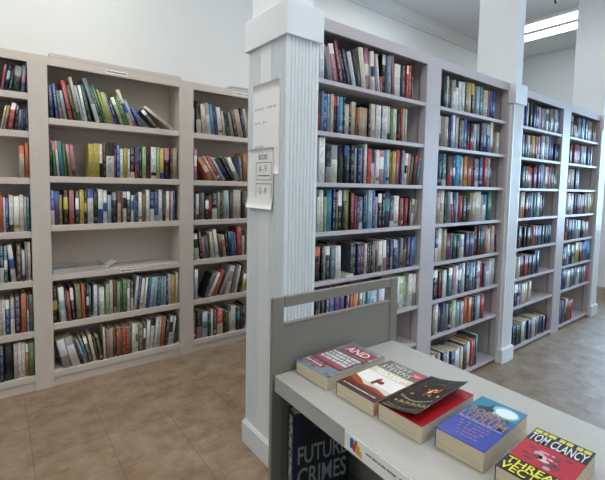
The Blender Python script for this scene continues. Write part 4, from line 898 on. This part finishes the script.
# ---------------------------------------------------------------- pamphlet tray on the empty shelf, booklet on the other
tz = ZLs['L1'][3]
t = thing('tray', 'clear plastic tray of pamphlets on the empty shelf', 'tray', (.475, YL + .125, tz + .0005))
m = MB(); m.box(-.165, .165, -.115, .115, 0, .003)
for q in ((-.165, .165, -.115, -.112), (-.165, .165, .112, .115), (-.165, -.162, -.112, .112), (.162, .165, -.112, .112)): m.box(*q, .003, .035)
m.build('body', M['clear'], t); m = MB(); m.box(-.168, .168, -.119, -.1155, .03, .036); m.build('rim', M['clear'], t)
rp = random.Random(9)
for k, (x, y, a, c, nm) in enumerate(((-.09, 0, 8, (206, 196, 190), 'pale pamphlet at the left end of the plastic tray'), (.0, -.01, -14, (206, 132, 84), 'tan and orange pamphlet in the middle of the plastic tray'),
                                      (.085, .01, 20, (196, 160, 140), 'pinkish pamphlet at the right end of the plastic tray'))):
    p_ = thing('pamphlet', nm, 'pamphlet', (.475 + x, YL + .125 + y, tz + .0042 + k * .0042), R(a * .5), 'pamphlets in the plastic tray')
    for j in range(2):
        s = MB().box(-.055, .055, -.085, .085, j * .0018, j * .0018 + .0012).build('leaf', M['tint'], p_); set_tint(s.data, hx(*c) if j else WH)
    art('cover_print', p_, [(rect(-.05, .01, .05, .07), jit(hx(*rp.choice([(150, 110, 90), (120, 140, 170), (200, 160, 80)])), rp), 0)] + marks(-.045, .045, -.03, .005, hx(90, 90, 100), 0, rp), .0032)
# a sheet of paper leaning out of the tray
p_ = thing('pamphlet', 'folded white pamphlet sticking up at the tray corner', 'pamphlet', (.69, YL + .13, tz - .005), R(10), 'pamphlets in the plastic tray')
m = MB(); m.prism_axis([(-.04, .008), (.03, .05), (.0312, .0485), (-.0388, .0065)], -.05, .05, 'y'); o = m.build('leaf', M['tint'], p_); set_tint(o.data, WH)
t = thing('booklet', 'small grey-white booklet lying flat before set-back black books', 'booklet', (1.555, YR + .044, ZRs[4] + .0003), R(6))
b_ = MB().box(-.032, .032, -.04, .04, 0, .003).build('back_cover', M['tint'], t); set_tint(b_.data, hx(190, 192, 190))
MB().box(-.031, .031, -.039, .039, .0032, .015).build('pages', M['pages_flat'], t)
b_ = MB().box(-.032, .032, -.04, .04, .0152, .018).build('front_cover', M['tint'], t); set_tint(b_.data, hx(196, 198, 196))

# ---------------------------------------------------------------- light
def area(name, loc, rot, sx, sy, power, col):
    l = bpy.data.lights.new(name, 'AREA'); l.shape = 'RECTANGLE'; l.size = sx; l.size_y = sy; l.energy = power; l.color = col
    o = bpy.data.objects.new(name, l); COL.objects.link(o); o.location = loc; o.rotation_euler = rot
    return o
for i, (a, b) in enumerate(wy):     # daylight coming in through the two windows
    area('window_daylight', (XW1 + .11, (a + b) / 2, (wz[0] + wz[1]) / 2), (0, R(90), 0), wz[1] - wz[0], b - a, WIN_POWER, WIN_COL)
w = bpy.data.worlds.new('World'); sc.world = w; w.use_nodes = True
bg = w.node_tree.nodes['Background']; bg.inputs[0].default_value = (.62, .78, 1, 1); bg.inputs[1].default_value = 1.2

# ---------------------------------------------------------------- camera
cam = bpy.data.cameras.new('camera'); co = bpy.data.objects.new('camera', cam); COL.objects.link(co); sc.camera = co
r_ = Vector((0.7784063148790364, -0.627382914855506, 0.021778133617169522)); u_ = Vector((0.026383238244414912, 0.06735592535184314, 0.9973801201446394)); f_ = Vector((0.6272061333374993, 0.7757924061676589, -0.06898267055150396))
co.matrix_world = Matrix(((r_.x, u_.x, -f_.x, 0), (r_.y, u_.y, -f_.y, 0), (r_.z, u_.z, -f_.z, 1.45), (0, 0, 0, 1)))
cam.sensor_width = 36; cam.sensor_fit = 'HORIZONTAL'; cam.lens = 407.844 * 36 / 605
cam.shift_x = (302.5 - 322.211) / 605; cam.shift_y = (213.572 - 240) / 605
cam.clip_start = .05; cam.clip_end = 60

sc.view_settings.view_transform = 'Standard'; sc.view_settings.look = 'None'; sc.view_settings.gamma = 1; sc.view_settings.use_curve_mapping = False
sc.view_settings.exposure = EXPOSURE
sc.cycles.use_denoising = True
sc.cycles.max_bounces = 8; sc.cycles.diffuse_bounces = 5; sc.cycles.glossy_bounces = 3; sc.cycles.transparent_max_bounces = 8
sc.cycles.caustics_reflective = False; sc.cycles.caustics_refractive = False
sc.cycles.sample_clamp_indirect = 6
